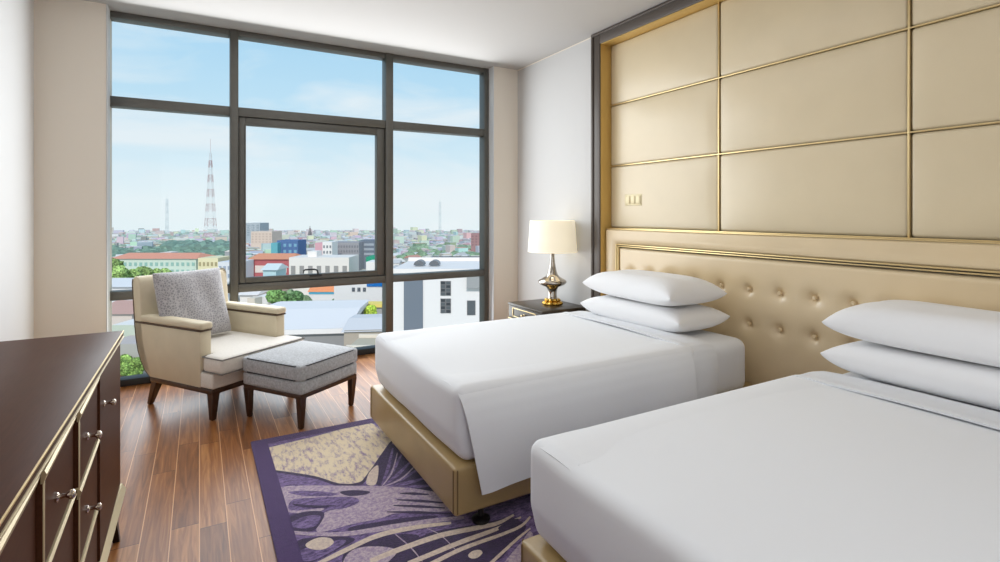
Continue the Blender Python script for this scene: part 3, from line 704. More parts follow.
# ------------------------------------------------------------------ rug
RX0, RX1, RY0, RY1 = .292, 3.0, -.35, 3.80
rug_polys = []   # (material index, points x,y, height step)
rug_polys += [
 (4, [(0.387,3.643),(0.685,3.675),(0.846,3.705),(1.062,3.705),(1.132,3.492),(1.192,3.34),(1.069,3.31),(0.784,2.925),(0.714,2.929),(0.655,2.97),(0.562,3.113),(0.387,3.282)], 0),
 (1, [(0.387,3.269),(0.395,3.261),(0.425,3.232),(0.46,3.197),(0.496,3.161),(0.53,3.126),(0.558,3.095),(0.58,3.066),(0.598,3.036),(0.615,3.007),(0.631,2.98),(0.647,2.956),(0.663,2.936),(0.68,2.921),(0.698,2.909),(0.715,2.899),(0.732,2.893),(0.748,2.89),(0.763,2.89),(0.775,2.893),(0.785,2.899),(0.795,2.908),(0.805,2.922),(0.818,2.94),(0.837,2.967),(0.866,3.007),(0.905,3.062),(0.949,3.126),(0.996,3.193),(1.041,3.255),(1.077,3.304),(1.103,3.337),(1.124,3.359),(1.14,3.373),(1.152,3.382),(1.162,3.388),(1.171,3.396),(1.172,3.423),(1.164,3.417),(1.154,3.411),(1.141,3.402),(1.124,3.387),(1.102,3.364),(1.073,3.33),(1.036,3.28),(0.991,3.216),(0.944,3.149),(0.9,3.084),(0.861,3.03),(0.832,2.99),(0.812,2.964),(0.799,2.946),(0.79,2.935),(0.784,2.93),(0.777,2.927),(0.767,2.925),(0.753,2.925),(0.738,2.927),(0.722,2.932),(0.706,2.941),(0.689,2.952),(0.672,2.966),(0.657,2.984),(0.641,3.007),(0.626,3.034),(0.608,3.063),(0.589,3.093),(0.566,3.123),(0.537,3.154),(0.503,3.19),(0.466,3.226),(0.43,3.26),(0.4,3.289),(0.387,3.301)], 1),
 (1, [(1.072,3.308),(1.105,3.278),(1.125,3.193),(1.138,3.09),(1.15,2.999),(1.164,2.927),(1.175,2.856),(1.185,2.785),(1.192,2.713),(1.2,2.624),(1.207,2.528),(1.209,2.449),(1.201,2.41),(1.177,2.423),(1.142,2.473),(1.102,2.537),(1.066,2.592),(1.034,2.635),(1.004,2.675),(0.974,2.714),(0.945,2.75),(0.914,2.783),(0.883,2.813),(0.856,2.84),(0.838,2.866),(0.829,2.883),(0.827,2.894),(0.834,2.911),(0.853,2.947),(0.892,3.025),(0.951,3.14),(1.017,3.251)], 0),
 (5, [(0.853,3.011),(0.872,3.035),(0.894,3.058),(0.912,3.07),(0.919,3.062),(0.909,3.022),(0.888,2.959),(0.865,2.899),(0.846,2.861),(0.831,2.851),(0.816,2.856),(0.804,2.87),(0.8,2.888),(0.806,2.913),(0.819,2.947),(0.836,2.982)], 1),
 (2, [(0.86,2.812),(0.871,2.829),(0.886,2.852),(0.903,2.882),(0.923,2.915),(0.943,2.95),(0.962,2.985),(0.981,3.026),(1.001,3.072),(1.022,3.121),(1.042,3.169),(1.06,3.21),(1.072,3.241),(1.065,3.25),(1.051,3.222),(1.033,3.182),(1.011,3.136),(0.989,3.089),(0.968,3.045),(0.949,3.007),(0.932,2.97),(0.914,2.932),(0.896,2.896),(0.88,2.864),(0.866,2.838),(0.857,2.818)], 1),
 (2, [(0.86,2.811),(0.871,2.822),(0.887,2.839),(0.906,2.859),(0.927,2.882),(0.949,2.906),(0.969,2.931),(0.99,2.963),(1.012,2.998),(1.035,3.035),(1.057,3.071),(1.075,3.103),(1.089,3.126),(1.085,3.14),(1.07,3.119),(1.05,3.09),(1.028,3.056),(1.005,3.022),(0.982,2.989),(0.962,2.962),(0.943,2.934),(0.922,2.905),(0.902,2.879),(0.884,2.854),(0.869,2.834),(0.858,2.819)], 1),
 (2, [(0.859,2.81),(0.871,2.816),(0.889,2.825),(0.909,2.837),(0.932,2.85),(0.956,2.864),(0.978,2.879),(1.001,2.9),(1.025,2.925),(1.05,2.951),(1.074,2.976),(1.094,2.998),(1.109,3.015),(1.108,3.032),(1.093,3.018),(1.072,2.999),(1.048,2.977),(1.023,2.954),(0.999,2.933),(0.977,2.915),(0.955,2.896),(0.932,2.877),(0.909,2.859),(0.889,2.844),(0.871,2.83),(0.859,2.82)], 1),
 (2, [(0.858,2.81),(0.871,2.81),(0.889,2.811),(0.91,2.813),(0.934,2.815),(0.957,2.819),(0.98,2.823),(1.003,2.834),(1.028,2.847),(1.054,2.861),(1.078,2.875),(1.098,2.887),(1.114,2.896),(1.115,2.914),(1.101,2.909),(1.08,2.9),(1.056,2.889),(1.031,2.878),(1.007,2.869),(0.984,2.861),(0.962,2.852),(0.938,2.844),(0.914,2.837),(0.891,2.83),(0.873,2.825),(0.859,2.82)], 1),
 (2, [(0.858,2.81),(0.871,2.804),(0.89,2.797),(0.913,2.789),(0.938,2.781),(0.963,2.774),(0.986,2.768),(1.011,2.769),(1.037,2.77),(1.064,2.773),(1.089,2.776),(1.11,2.779),(1.126,2.781),(1.13,2.799),(1.115,2.8),(1.094,2.8),(1.07,2.801),(1.044,2.801),(1.019,2.803),(0.995,2.806),(0.971,2.807),(0.945,2.809),(0.919,2.813),(0.895,2.816),(0.875,2.819),(0.86,2.82)], 1),
 (2, [(0.857,2.81),(0.871,2.799),(0.89,2.785),(0.913,2.768),(0.938,2.751),(0.962,2.734),(0.985,2.72),(1.009,2.711),(1.036,2.703),(1.062,2.696),(1.086,2.69),(1.107,2.686),(1.122,2.682),(1.128,2.699),(1.114,2.705),(1.094,2.713),(1.07,2.722),(1.045,2.733),(1.02,2.744),(0.997,2.756),(0.973,2.765),(0.947,2.777),(0.921,2.791),(0.896,2.803),(0.875,2.813),(0.86,2.82)], 1),
 (3, [(0.857,2.806),(0.868,2.818),(0.884,2.834),(0.902,2.854),(0.922,2.878),(0.943,2.904),(0.962,2.933),(0.982,2.967),(1.002,3.009),(1.023,3.054),(1.043,3.098),(1.061,3.136),(1.073,3.164),(1.069,3.17),(1.056,3.142),(1.039,3.104),(1.018,3.061),(0.997,3.018),(0.976,2.977),(0.958,2.945),(0.94,2.916),(0.92,2.889),(0.9,2.864),(0.882,2.843),(0.867,2.825),(0.856,2.811)], 2),
 (3, [(0.856,2.805),(0.869,2.807),(0.888,2.81),(0.91,2.813),(0.933,2.818),(0.958,2.825),(0.98,2.835),(1.003,2.85),(1.027,2.87),(1.052,2.893),(1.075,2.915),(1.095,2.935),(1.109,2.949),(1.109,2.958),(1.094,2.945),(1.074,2.927),(1.051,2.906),(1.027,2.884),(1.003,2.866),(0.981,2.852),(0.959,2.841),(0.935,2.832),(0.911,2.825),(0.889,2.82),(0.87,2.816),(0.857,2.812)], 2),
 (3, [(0.387,3.086),(0.436,3.07),(0.519,3.027),(0.611,2.974),(0.696,2.924),(0.771,2.879),(0.845,2.834),(0.915,2.787),(0.977,2.74),(1.031,2.691),(1.078,2.642),(1.119,2.592),(1.154,2.542),(1.187,2.484),(1.217,2.422),(1.236,2.369),(1.237,2.34),(1.214,2.341),(1.172,2.363),(1.123,2.394),(1.08,2.419),(1.046,2.436),(1.013,2.451),(0.982,2.465),(0.951,2.48),(0.92,2.495),(0.89,2.51),(0.862,2.523),(0.837,2.532),(0.819,2.534),(0.805,2.53),(0.791,2.526),(0.77,2.526),(0.741,2.529),(0.706,2.536),(0.67,2.542),(0.636,2.547),(0.604,2.548),(0.571,2.548),(0.542,2.548),(0.518,2.55),(0.5,2.554),(0.487,2.558),(0.479,2.566),(0.478,2.581),(0.486,2.609),(0.501,2.648),(0.522,2.686),(0.543,2.712),(0.567,2.719),(0.593,2.714),(0.619,2.705),(0.643,2.701),(0.665,2.704),(0.687,2.709),(0.706,2.717),(0.717,2.727),(0.722,2.74),(0.721,2.756),(0.714,2.773),(0.697,2.791),(0.669,2.81),(0.63,2.831),(0.589,2.851),(0.55,2.868),(0.515,2.886),(0.479,2.903),(0.447,2.915),(0.423,2.916),(0.406,2.899),(0.395,2.871),(0.392,2.841),(0.401,2.816),(0.43,2.797),(0.476,2.781),(0.521,2.767),(0.547,2.756),(0.55,2.746),(0.537,2.739),(0.517,2.737),(0.495,2.74),(0.469,2.749),(0.438,2.765),(0.407,2.785),(0.387,2.807)], 1),
 (2, [(0.422,2.909),(0.438,2.91),(0.464,2.904),(0.496,2.893),(0.528,2.88),(0.558,2.867),(0.586,2.854),(0.616,2.839),(0.645,2.823),(0.67,2.807),(0.689,2.792),(0.703,2.778),(0.712,2.763),(0.717,2.748),(0.718,2.736),(0.717,2.727),(0.714,2.721),(0.708,2.717),(0.699,2.716),(0.687,2.716),(0.671,2.719),(0.65,2.724),(0.625,2.733),(0.597,2.743),(0.569,2.753),(0.546,2.763),(0.526,2.772),(0.507,2.78),(0.49,2.789),(0.475,2.799),(0.461,2.811),(0.448,2.83),(0.434,2.853),(0.424,2.877),(0.418,2.897)], 2),
 (2, [(0.413,3.009),(0.423,3.009),(0.442,3.002),(0.467,2.991),(0.494,2.977),(0.519,2.963),(0.544,2.946),(0.571,2.925),(0.597,2.903),(0.619,2.883),(0.632,2.869),(0.637,2.859),(0.636,2.853),(0.629,2.851),(0.619,2.851),(0.605,2.855),(0.585,2.864),(0.559,2.877),(0.53,2.893),(0.503,2.91),(0.48,2.926),(0.46,2.944),(0.441,2.964),(0.425,2.984),(0.414,3.0)], 2),
 (1, [(0.653,2.872),(0.659,2.875),(0.67,2.874),(0.684,2.871),(0.699,2.866),(0.714,2.859),(0.731,2.85),(0.75,2.837),(0.769,2.823),(0.784,2.809),(0.793,2.799),(0.794,2.792),(0.79,2.786),(0.783,2.782),(0.773,2.78),(0.762,2.78),(0.749,2.782),(0.732,2.787),(0.715,2.793),(0.698,2.801),(0.685,2.809),(0.674,2.821),(0.665,2.835),(0.657,2.85),(0.653,2.863)], 2),
 (1, [(0.417,2.874),(0.434,2.863),(0.462,2.842),(0.493,2.818),(0.521,2.798),(0.548,2.782),(0.576,2.767),(0.597,2.755),(0.606,2.749),(0.595,2.75),(0.571,2.757),(0.542,2.766),(0.517,2.776),(0.498,2.787),(0.479,2.8),(0.462,2.813),(0.448,2.826),(0.435,2.841),(0.422,2.857),(0.415,2.87)], 3),
 (1, [(0.926,2.696),(0.933,2.69),(0.942,2.682),(0.953,2.674),(0.965,2.664),(0.977,2.655),(0.988,2.646),(1.0,2.639),(1.012,2.632),(1.025,2.624),(1.036,2.617),(1.046,2.612),(1.054,2.608),(1.058,2.617),(1.052,2.623),(1.043,2.632),(1.032,2.642),(1.021,2.653),(1.009,2.663),(0.998,2.673),(0.986,2.679),(0.973,2.685),(0.96,2.692),(0.948,2.697),(0.937,2.702),(0.929,2.705)], 2),
 (1, [(0.891,2.644),(0.902,2.634),(0.917,2.622),(0.935,2.608),(0.954,2.592),(0.973,2.577),(0.991,2.562),(1.01,2.55),(1.03,2.537),(1.049,2.523),(1.068,2.51),(1.083,2.5),(1.095,2.493),(1.099,2.501),(1.089,2.511),(1.074,2.524),(1.057,2.539),(1.038,2.556),(1.019,2.572),(1.002,2.587),(0.983,2.6),(0.962,2.612),(0.942,2.625),(0.922,2.636),(0.906,2.646),(0.894,2.652)], 2),
 (1, [(0.859,2.6),(0.871,2.59),(0.887,2.578),(0.906,2.564),(0.927,2.549),(0.947,2.533),(0.966,2.519),(0.986,2.507),(1.007,2.493),(1.028,2.48),(1.047,2.467),(1.064,2.457),(1.076,2.449),(1.08,2.457),(1.069,2.467),(1.053,2.48),(1.035,2.496),(1.015,2.512),(0.995,2.528),(0.976,2.543),(0.956,2.555),(0.934,2.568),(0.912,2.581),(0.892,2.592),(0.875,2.602),(0.862,2.608)], 2),
 (1, [(0.813,2.56),(0.828,2.549),(0.848,2.535),(0.872,2.519),(0.897,2.502),(0.923,2.484),(0.946,2.468),(0.971,2.454),(0.997,2.438),(1.023,2.422),(1.047,2.407),(1.068,2.395),(1.083,2.387),(1.087,2.394),(1.073,2.405),(1.053,2.42),(1.03,2.437),(1.005,2.456),(0.98,2.474),(0.956,2.491),(0.931,2.506),(0.904,2.521),(0.877,2.535),(0.852,2.549),(0.831,2.56),(0.816,2.568)], 2),
 (1, [(0.387,2.76),(0.399,2.766),(0.417,2.77),(0.436,2.771),(0.455,2.769),(0.474,2.764),(0.495,2.756),(0.515,2.744),(0.531,2.73),(0.539,2.714),(0.538,2.694),(0.53,2.671),(0.517,2.646),(0.504,2.624),(0.493,2.608),(0.484,2.597),(0.476,2.59),(0.467,2.585),(0.457,2.584),(0.446,2.585),(0.43,2.591),(0.41,2.599),(0.391,2.61),(0.387,2.613)], 2),
 (2, [(0.387,2.705),(0.39,2.707),(0.409,2.714),(0.429,2.72),(0.447,2.722),(0.463,2.722),(0.481,2.718),(0.497,2.713),(0.51,2.705),(0.517,2.695),(0.518,2.682),(0.513,2.665),(0.504,2.647),(0.495,2.632),(0.485,2.621),(0.476,2.616),(0.465,2.614),(0.454,2.614),(0.442,2.617),(0.431,2.623),(0.416,2.632),(0.4,2.646),(0.387,2.658)], 3),
 (1, [(0.623,2.525),(0.64,2.524),(0.664,2.521),(0.691,2.515),(0.72,2.508),(0.747,2.502),(0.773,2.496),(0.8,2.491),(0.826,2.485),(0.853,2.477),(0.881,2.469),(0.913,2.457),(0.949,2.444),(0.984,2.429),(1.01,2.416),(1.023,2.407),(1.019,2.401),(1.003,2.397),(0.978,2.395),(0.949,2.395),(0.92,2.398),(0.888,2.402),(0.851,2.409),(0.813,2.418),(0.776,2.427),(0.743,2.436),(0.713,2.445),(0.685,2.456),(0.658,2.466),(0.637,2.476),(0.621,2.486),(0.612,2.495),(0.607,2.505),(0.608,2.514),(0.613,2.521)], 2),
 (3, [(0.387,2.594),(0.391,2.591),(0.414,2.574),(0.438,2.556),(0.462,2.539),(0.484,2.524),(0.503,2.512),(0.521,2.5),(0.539,2.49),(0.558,2.48),(0.578,2.47),(0.601,2.46),(0.628,2.451),(0.657,2.443),(0.688,2.435),(0.72,2.427),(0.752,2.419),(0.783,2.411),(0.815,2.403),(0.848,2.395),(0.88,2.388),(0.913,2.38),(0.944,2.372),(0.973,2.364),(1.002,2.356),(1.031,2.348),(1.059,2.339),(1.084,2.331),(1.105,2.324),(1.121,2.319),(1.13,2.339),(1.115,2.347),(1.094,2.356),(1.07,2.367),(1.042,2.378),(1.014,2.389),(0.985,2.4),(0.955,2.409),(0.924,2.418),(0.891,2.426),(0.858,2.435),(0.825,2.443),(0.793,2.452),(0.76,2.459),(0.727,2.466),(0.695,2.473),(0.663,2.48),(0.634,2.488),(0.608,2.496),(0.585,2.504),(0.564,2.513),(0.546,2.522),(0.528,2.532),(0.51,2.543),(0.49,2.554),(0.468,2.568),(0.444,2.584),(0.42,2.601),(0.396,2.618),(0.387,2.625)], 3),
 (5, [(0.421,2.309),(0.436,2.313),(0.456,2.319),(0.481,2.326),(0.509,2.333),(0.537,2.34),(0.563,2.346),(0.587,2.353),(0.612,2.359),(0.637,2.365),(0.662,2.371),(0.688,2.375),(0.714,2.376),(0.74,2.377),(0.766,2.375),(0.792,2.372),(0.819,2.367),(0.846,2.362),(0.874,2.356),(0.904,2.35),(0.937,2.341),(0.971,2.331),(1.002,2.322),(1.029,2.314),(1.049,2.309),(1.056,2.329),(1.037,2.336),(1.011,2.347),(0.98,2.359),(0.947,2.371),(0.914,2.382),(0.883,2.391),(0.855,2.397),(0.827,2.403),(0.8,2.408),(0.772,2.412),(0.745,2.414),(0.718,2.414),(0.69,2.411),(0.664,2.406),(0.638,2.4),(0.612,2.393),(0.587,2.386),(0.562,2.379),(0.535,2.372),(0.507,2.363),(0.48,2.355),(0.454,2.347),(0.433,2.34),(0.418,2.335)], 4),
 (1, [(0.387,2.536),(0.389,2.54),(0.413,2.544),(0.446,2.535),(0.483,2.518),(0.519,2.498),(0.547,2.483),(0.57,2.47),(0.591,2.457),(0.607,2.443),(0.617,2.431),(0.619,2.42),(0.61,2.411),(0.593,2.403),(0.57,2.396),(0.546,2.39),(0.525,2.384),(0.507,2.377),(0.489,2.371),(0.472,2.365),(0.455,2.361),(0.439,2.358),(0.424,2.356),(0.409,2.354),(0.395,2.353),(0.387,2.357)], 2),
 (2, [(0.387,2.457),(0.39,2.461),(0.412,2.466),(0.444,2.466),(0.481,2.463),(0.515,2.458),(0.541,2.453),(0.558,2.449),(0.571,2.443),(0.578,2.436),(0.58,2.429),(0.576,2.42),(0.562,2.409),(0.54,2.397),(0.515,2.384),(0.489,2.373),(0.467,2.367),(0.449,2.363),(0.431,2.362),(0.414,2.363),(0.4,2.367),(0.39,2.375),(0.387,2.381)], 3),
 (5, [(0.416,2.493),(0.422,2.5),(0.432,2.506),(0.444,2.512),(0.457,2.515),(0.469,2.516),(0.48,2.514),(0.491,2.51),(0.503,2.503),(0.512,2.495),(0.52,2.487),(0.525,2.479),(0.528,2.469),(0.53,2.458),(0.53,2.448),(0.527,2.44),(0.52,2.433),(0.511,2.426),(0.499,2.421),(0.488,2.417),(0.477,2.416),(0.467,2.419),(0.456,2.425),(0.446,2.432),(0.436,2.441),(0.429,2.449),(0.423,2.457),(0.418,2.466),(0.415,2.476),(0.414,2.485)], 5),
 (1, [(0.562,2.363),(0.578,2.374),(0.598,2.38),(0.621,2.382),(0.644,2.381),(0.667,2.381),(0.69,2.382),(0.714,2.382),(0.737,2.38),(0.761,2.377),(0.784,2.37),(0.807,2.359),(0.833,2.345),(0.857,2.329),(0.874,2.313),(0.882,2.3),(0.878,2.29),(0.863,2.282),(0.844,2.275),(0.823,2.269),(0.807,2.262),(0.795,2.256),(0.785,2.25),(0.776,2.245),(0.765,2.238),(0.751,2.229),(0.736,2.216),(0.718,2.198),(0.7,2.18),(0.68,2.167),(0.66,2.162),(0.634,2.167),(0.604,2.179),(0.574,2.196),(0.548,2.215),(0.532,2.235),(0.527,2.258),(0.529,2.286),(0.537,2.315),(0.549,2.342)], 2),
 (3, [(0.541,2.301),(0.549,2.314),(0.56,2.327),(0.572,2.338),(0.586,2.346),(0.601,2.351),(0.618,2.35),(0.637,2.346),(0.657,2.338),(0.676,2.329),(0.693,2.319),(0.71,2.307),(0.727,2.293),(0.742,2.278),(0.753,2.264),(0.759,2.251),(0.757,2.24),(0.75,2.23),(0.74,2.22),(0.727,2.211),(0.714,2.202),(0.7,2.191),(0.684,2.178),(0.667,2.167),(0.649,2.158),(0.631,2.156),(0.61,2.161),(0.585,2.171),(0.561,2.185),(0.541,2.2),(0.527,2.215),(0.522,2.231),(0.522,2.249),(0.526,2.267),(0.533,2.285)], 5),
 (1, [(0.726,2.391),(0.742,2.392),(0.761,2.371),(0.782,2.341),(0.804,2.312),(0.827,2.294),(0.851,2.288),(0.876,2.29),(0.904,2.294),(0.934,2.297),(0.966,2.296),(1.002,2.289),(1.042,2.28),(1.084,2.268),(1.125,2.257),(1.164,2.248),(1.201,2.241),(1.239,2.236),(1.275,2.231),(1.307,2.226),(1.331,2.22),(1.347,2.214),(1.356,2.207),(1.359,2.2),(1.36,2.191),(1.361,2.181),(1.361,2.167),(1.36,2.152),(1.357,2.135),(1.35,2.119),(1.339,2.105),(1.323,2.092),(1.303,2.081),(1.28,2.07),(1.254,2.059),(1.227,2.046),(1.2,2.027),(1.175,2.003),(1.147,1.982),(1.112,1.969),(1.066,1.972),(0.998,1.995),(0.911,2.032),(0.82,2.078),(0.741,2.126),(0.689,2.17),(0.668,2.215),(0.669,2.267),(0.685,2.32),(0.707,2.365)], 1),
 (5, [(0.637,2.218),(0.647,2.219),(0.661,2.221),(0.677,2.224),(0.697,2.226),(0.719,2.228),(0.744,2.23),(0.773,2.232),(0.807,2.233),(0.845,2.235),(0.884,2.236),(0.921,2.236),(0.955,2.235),(0.986,2.233),(1.016,2.228),(1.044,2.223),(1.071,2.218),(1.097,2.212),(1.121,2.208),(1.144,2.204),(1.164,2.201),(1.184,2.197),(1.202,2.195),(1.221,2.193),(1.24,2.193),(1.26,2.195),(1.281,2.2),(1.301,2.206),(1.32,2.212),(1.336,2.217),(1.348,2.221),(1.351,2.236),(1.34,2.234),(1.324,2.231),(1.306,2.227),(1.286,2.223),(1.267,2.221),(1.249,2.221),(1.231,2.222),(1.214,2.225),(1.196,2.229),(1.177,2.233),(1.156,2.238),(1.134,2.243),(1.109,2.248),(1.084,2.253),(1.056,2.26),(1.027,2.265),(0.997,2.27),(0.964,2.273),(0.929,2.274),(0.89,2.274),(0.851,2.272),(0.812,2.27),(0.777,2.268),(0.747,2.266),(0.722,2.264),(0.699,2.261),(0.679,2.257),(0.662,2.254),(0.648,2.252),(0.637,2.25)], 5),
 (5, [(0.77,2.125),(0.796,2.127),(0.833,2.13),(0.877,2.134),(0.925,2.138),(0.97,2.142),(1.008,2.145),(1.039,2.146),(1.066,2.148),(1.091,2.148),(1.113,2.149),(1.134,2.15),(1.154,2.151),(1.173,2.152),(1.188,2.153),(1.203,2.154),(1.216,2.156),(1.231,2.158),(1.247,2.16),(1.267,2.164),(1.289,2.169),(1.312,2.174),(1.334,2.179),(1.353,2.184),(1.367,2.187),(1.371,2.201),(1.358,2.199),(1.339,2.197),(1.317,2.193),(1.294,2.19),(1.273,2.187),(1.253,2.184),(1.238,2.183),(1.224,2.182),(1.21,2.182),(1.196,2.181),(1.181,2.181),(1.162,2.181),(1.142,2.18),(1.121,2.18),(1.099,2.18),(1.074,2.18),(1.046,2.179),(1.015,2.177),(0.976,2.174),(0.93,2.17),(0.882,2.165),(0.837,2.161),(0.799,2.157),(0.773,2.155)], 5),
 (5, [(0.845,2.075),(0.861,2.078),(0.883,2.082),(0.909,2.087),(0.937,2.092),(0.964,2.097),(0.987,2.1),(1.007,2.103),(1.025,2.104),(1.042,2.105),(1.059,2.106),(1.076,2.106),(1.094,2.107),(1.114,2.107),(1.134,2.107),(1.155,2.107),(1.176,2.107),(1.197,2.108),(1.217,2.108),(1.236,2.11),(1.255,2.111),(1.274,2.112),(1.293,2.114),(1.311,2.117),(1.328,2.122),(1.345,2.128),(1.362,2.137),(1.377,2.146),(1.391,2.155),(1.403,2.163),(1.411,2.168),(1.411,2.181),(1.402,2.176),(1.39,2.169),(1.377,2.161),(1.362,2.153),(1.347,2.146),(1.332,2.141),(1.316,2.138),(1.299,2.135),(1.281,2.134),(1.262,2.133),(1.243,2.132),(1.224,2.131),(1.204,2.131),(1.183,2.131),(1.162,2.132),(1.141,2.132),(1.121,2.132),(1.101,2.132),(1.083,2.132),(1.065,2.132),(1.048,2.132),(1.031,2.131),(1.012,2.13),(0.992,2.128),(0.968,2.124),(0.94,2.12),(0.912,2.114),(0.885,2.109),(0.863,2.105),(0.847,2.102)], 5),
 (3, [(0.786,2.375),(0.789,2.359),(0.794,2.337),(0.8,2.312),(0.806,2.286),(0.811,2.261),(0.815,2.238),(0.818,2.216),(0.821,2.194),(0.823,2.172),(0.824,2.152),(0.826,2.135),(0.827,2.123),(0.831,2.125),(0.83,2.138),(0.829,2.154),(0.828,2.175),(0.827,2.197),(0.824,2.22),(0.822,2.242),(0.817,2.265),(0.812,2.291),(0.805,2.317),(0.799,2.342),(0.794,2.363),(0.79,2.379)], 3),
 (3, [(0.933,2.333),(0.937,2.324),(0.943,2.313),(0.95,2.3),(0.957,2.285),(0.963,2.268),(0.968,2.249),(0.972,2.227),(0.976,2.2),(0.979,2.171),(0.981,2.144),(0.983,2.121),(0.985,2.106),(0.988,2.108),(0.987,2.124),(0.985,2.147),(0.983,2.174),(0.981,2.203),(0.977,2.231),(0.974,2.254),(0.968,2.273),(0.961,2.29),(0.954,2.306),(0.947,2.318),(0.941,2.329),(0.936,2.337)], 3),
 (5, [(1.075,1.958),(1.087,1.964),(1.104,1.972),(1.125,1.982),(1.147,1.992),(1.168,2.003),(1.187,2.011),(1.203,2.019),(1.217,2.026),(1.231,2.033),(1.245,2.039),(1.258,2.045),(1.272,2.051),(1.287,2.058),(1.303,2.065),(1.32,2.072),(1.335,2.079),(1.348,2.085),(1.358,2.089),(1.359,2.098),(1.35,2.095),(1.337,2.091),(1.321,2.085),(1.305,2.08),(1.288,2.074),(1.273,2.068),(1.259,2.062),(1.245,2.056),(1.232,2.05),(1.218,2.044),(1.203,2.037),(1.187,2.029),(1.168,2.021),(1.146,2.01),(1.124,2.0),(1.104,1.99),(1.086,1.982),(1.074,1.976)], 5),
 (5, [(1.016,2.062),(1.02,2.067),(1.026,2.071),(1.033,2.075),(1.041,2.078),(1.048,2.079),(1.054,2.079),(1.061,2.078),(1.068,2.076),(1.073,2.073),(1.077,2.07),(1.08,2.066),(1.081,2.061),(1.081,2.055),(1.08,2.05),(1.078,2.045),(1.073,2.041),(1.066,2.037),(1.059,2.033),(1.051,2.03),(1.044,2.028),(1.038,2.028),(1.032,2.029),(1.027,2.031),(1.022,2.034),(1.019,2.037),(1.016,2.042),(1.014,2.047),(1.014,2.052),(1.014,2.058)], 6),
 (1, [(1.233,2.176),(1.245,2.181),(1.262,2.185),(1.282,2.19),(1.301,2.193),(1.316,2.195),(1.327,2.195),(1.337,2.194),(1.344,2.192),(1.349,2.19),(1.351,2.186),(1.348,2.182),(1.343,2.176),(1.335,2.169),(1.325,2.163),(1.313,2.158),(1.299,2.154),(1.281,2.15),(1.263,2.148),(1.247,2.146),(1.236,2.147),(1.229,2.15),(1.225,2.156),(1.224,2.163),(1.227,2.17)], 6),
 (2, [(1.341,2.238),(1.363,2.252),(1.396,2.269),(1.434,2.284),(1.469,2.295),(1.492,2.299),(1.501,2.295),(1.503,2.284),(1.497,2.268),(1.488,2.251),(1.477,2.232),(1.461,2.211),(1.439,2.184),(1.416,2.158),(1.395,2.137),(1.379,2.125),(1.369,2.123),(1.362,2.129),(1.357,2.139),(1.354,2.152),(1.35,2.164),(1.345,2.177),(1.338,2.191),(1.333,2.207),(1.333,2.223)], 2),
 (3, [(1.263,2.025),(1.287,2.041),(1.309,2.056),(1.327,2.069),(1.34,2.077),(1.348,2.078),(1.35,2.071),(1.346,2.056),(1.337,2.037),(1.324,2.017),(1.31,1.999),(1.29,1.98),(1.267,1.96),(1.241,1.941),(1.217,1.926),(1.195,1.916),(1.173,1.911),(1.148,1.911),(1.127,1.914),(1.112,1.92),(1.11,1.929),(1.126,1.943),(1.156,1.962),(1.194,1.985),(1.232,2.007)], 2),
 (1, [(1.305,1.81),(1.333,1.811),(1.371,1.81),(1.415,1.809),(1.462,1.81),(1.508,1.814),(1.548,1.825),(1.59,1.836),(1.638,1.856),(1.687,1.881),(1.733,1.905),(1.773,1.927),(1.802,1.94),(1.807,1.932),(1.782,1.912),(1.746,1.885),(1.703,1.854),(1.656,1.822),(1.608,1.794),(1.561,1.773),(1.512,1.769),(1.462,1.771),(1.413,1.777),(1.368,1.786),(1.331,1.794),(1.304,1.8)], 7),
 (5, [(1.929,3.086),(1.957,3.088),(1.994,3.09),(2.039,3.092),(2.086,3.096),(2.133,3.102),(2.176,3.111),(2.219,3.122),(2.267,3.138),(2.316,3.156),(2.361,3.175),(2.399,3.19),(2.427,3.201),(2.432,3.192),(2.405,3.178),(2.368,3.158),(2.325,3.136),(2.277,3.114),(2.229,3.094),(2.183,3.078),(2.137,3.072),(2.088,3.07),(2.039,3.071),(1.994,3.072),(1.957,3.074),(1.93,3.076)], 7),
 (5, [(1.699,2.833),(1.727,2.835),(1.764,2.836),(1.809,2.838),(1.856,2.841),(1.903,2.848),(1.945,2.858),(1.989,2.872),(2.037,2.892),(2.085,2.916),(2.13,2.94),(2.169,2.96),(2.197,2.974),(2.202,2.965),(2.176,2.948),(2.139,2.925),(2.095,2.898),(2.048,2.871),(1.999,2.846),(1.954,2.828),(1.907,2.82),(1.858,2.817),(1.809,2.817),(1.764,2.819),(1.727,2.821),(1.7,2.823)], 7),
 (1, [(1.158,3.145),(1.185,3.15),(1.222,3.155),(1.267,3.16),(1.315,3.164),(1.364,3.167),(1.41,3.168),(1.456,3.159),(1.504,3.147),(1.552,3.134),(1.596,3.121),(1.632,3.109),(1.659,3.1),(1.657,3.09),(1.629,3.091),(1.59,3.095),(1.545,3.099),(1.497,3.104),(1.449,3.107),(1.405,3.109),(1.362,3.115),(1.315,3.121),(1.267,3.125),(1.223,3.128),(1.185,3.132),(1.158,3.135)], 7),
 (3, [(2.189,1.974),(2.217,1.976),(2.255,1.978),(2.3,1.979),(2.348,1.979),(2.397,1.98),(2.442,1.981),(2.486,1.973),(2.534,1.964),(2.581,1.956),(2.625,1.948),(2.663,1.94),(2.689,1.933),(2.689,1.923),(2.661,1.921),(2.623,1.92),(2.578,1.919),(2.53,1.919),(2.481,1.918),(2.436,1.917),(2.392,1.925),(2.345,1.934),(2.297,1.942),(2.253,1.95),(2.215,1.957),(2.189,1.964)], 7),
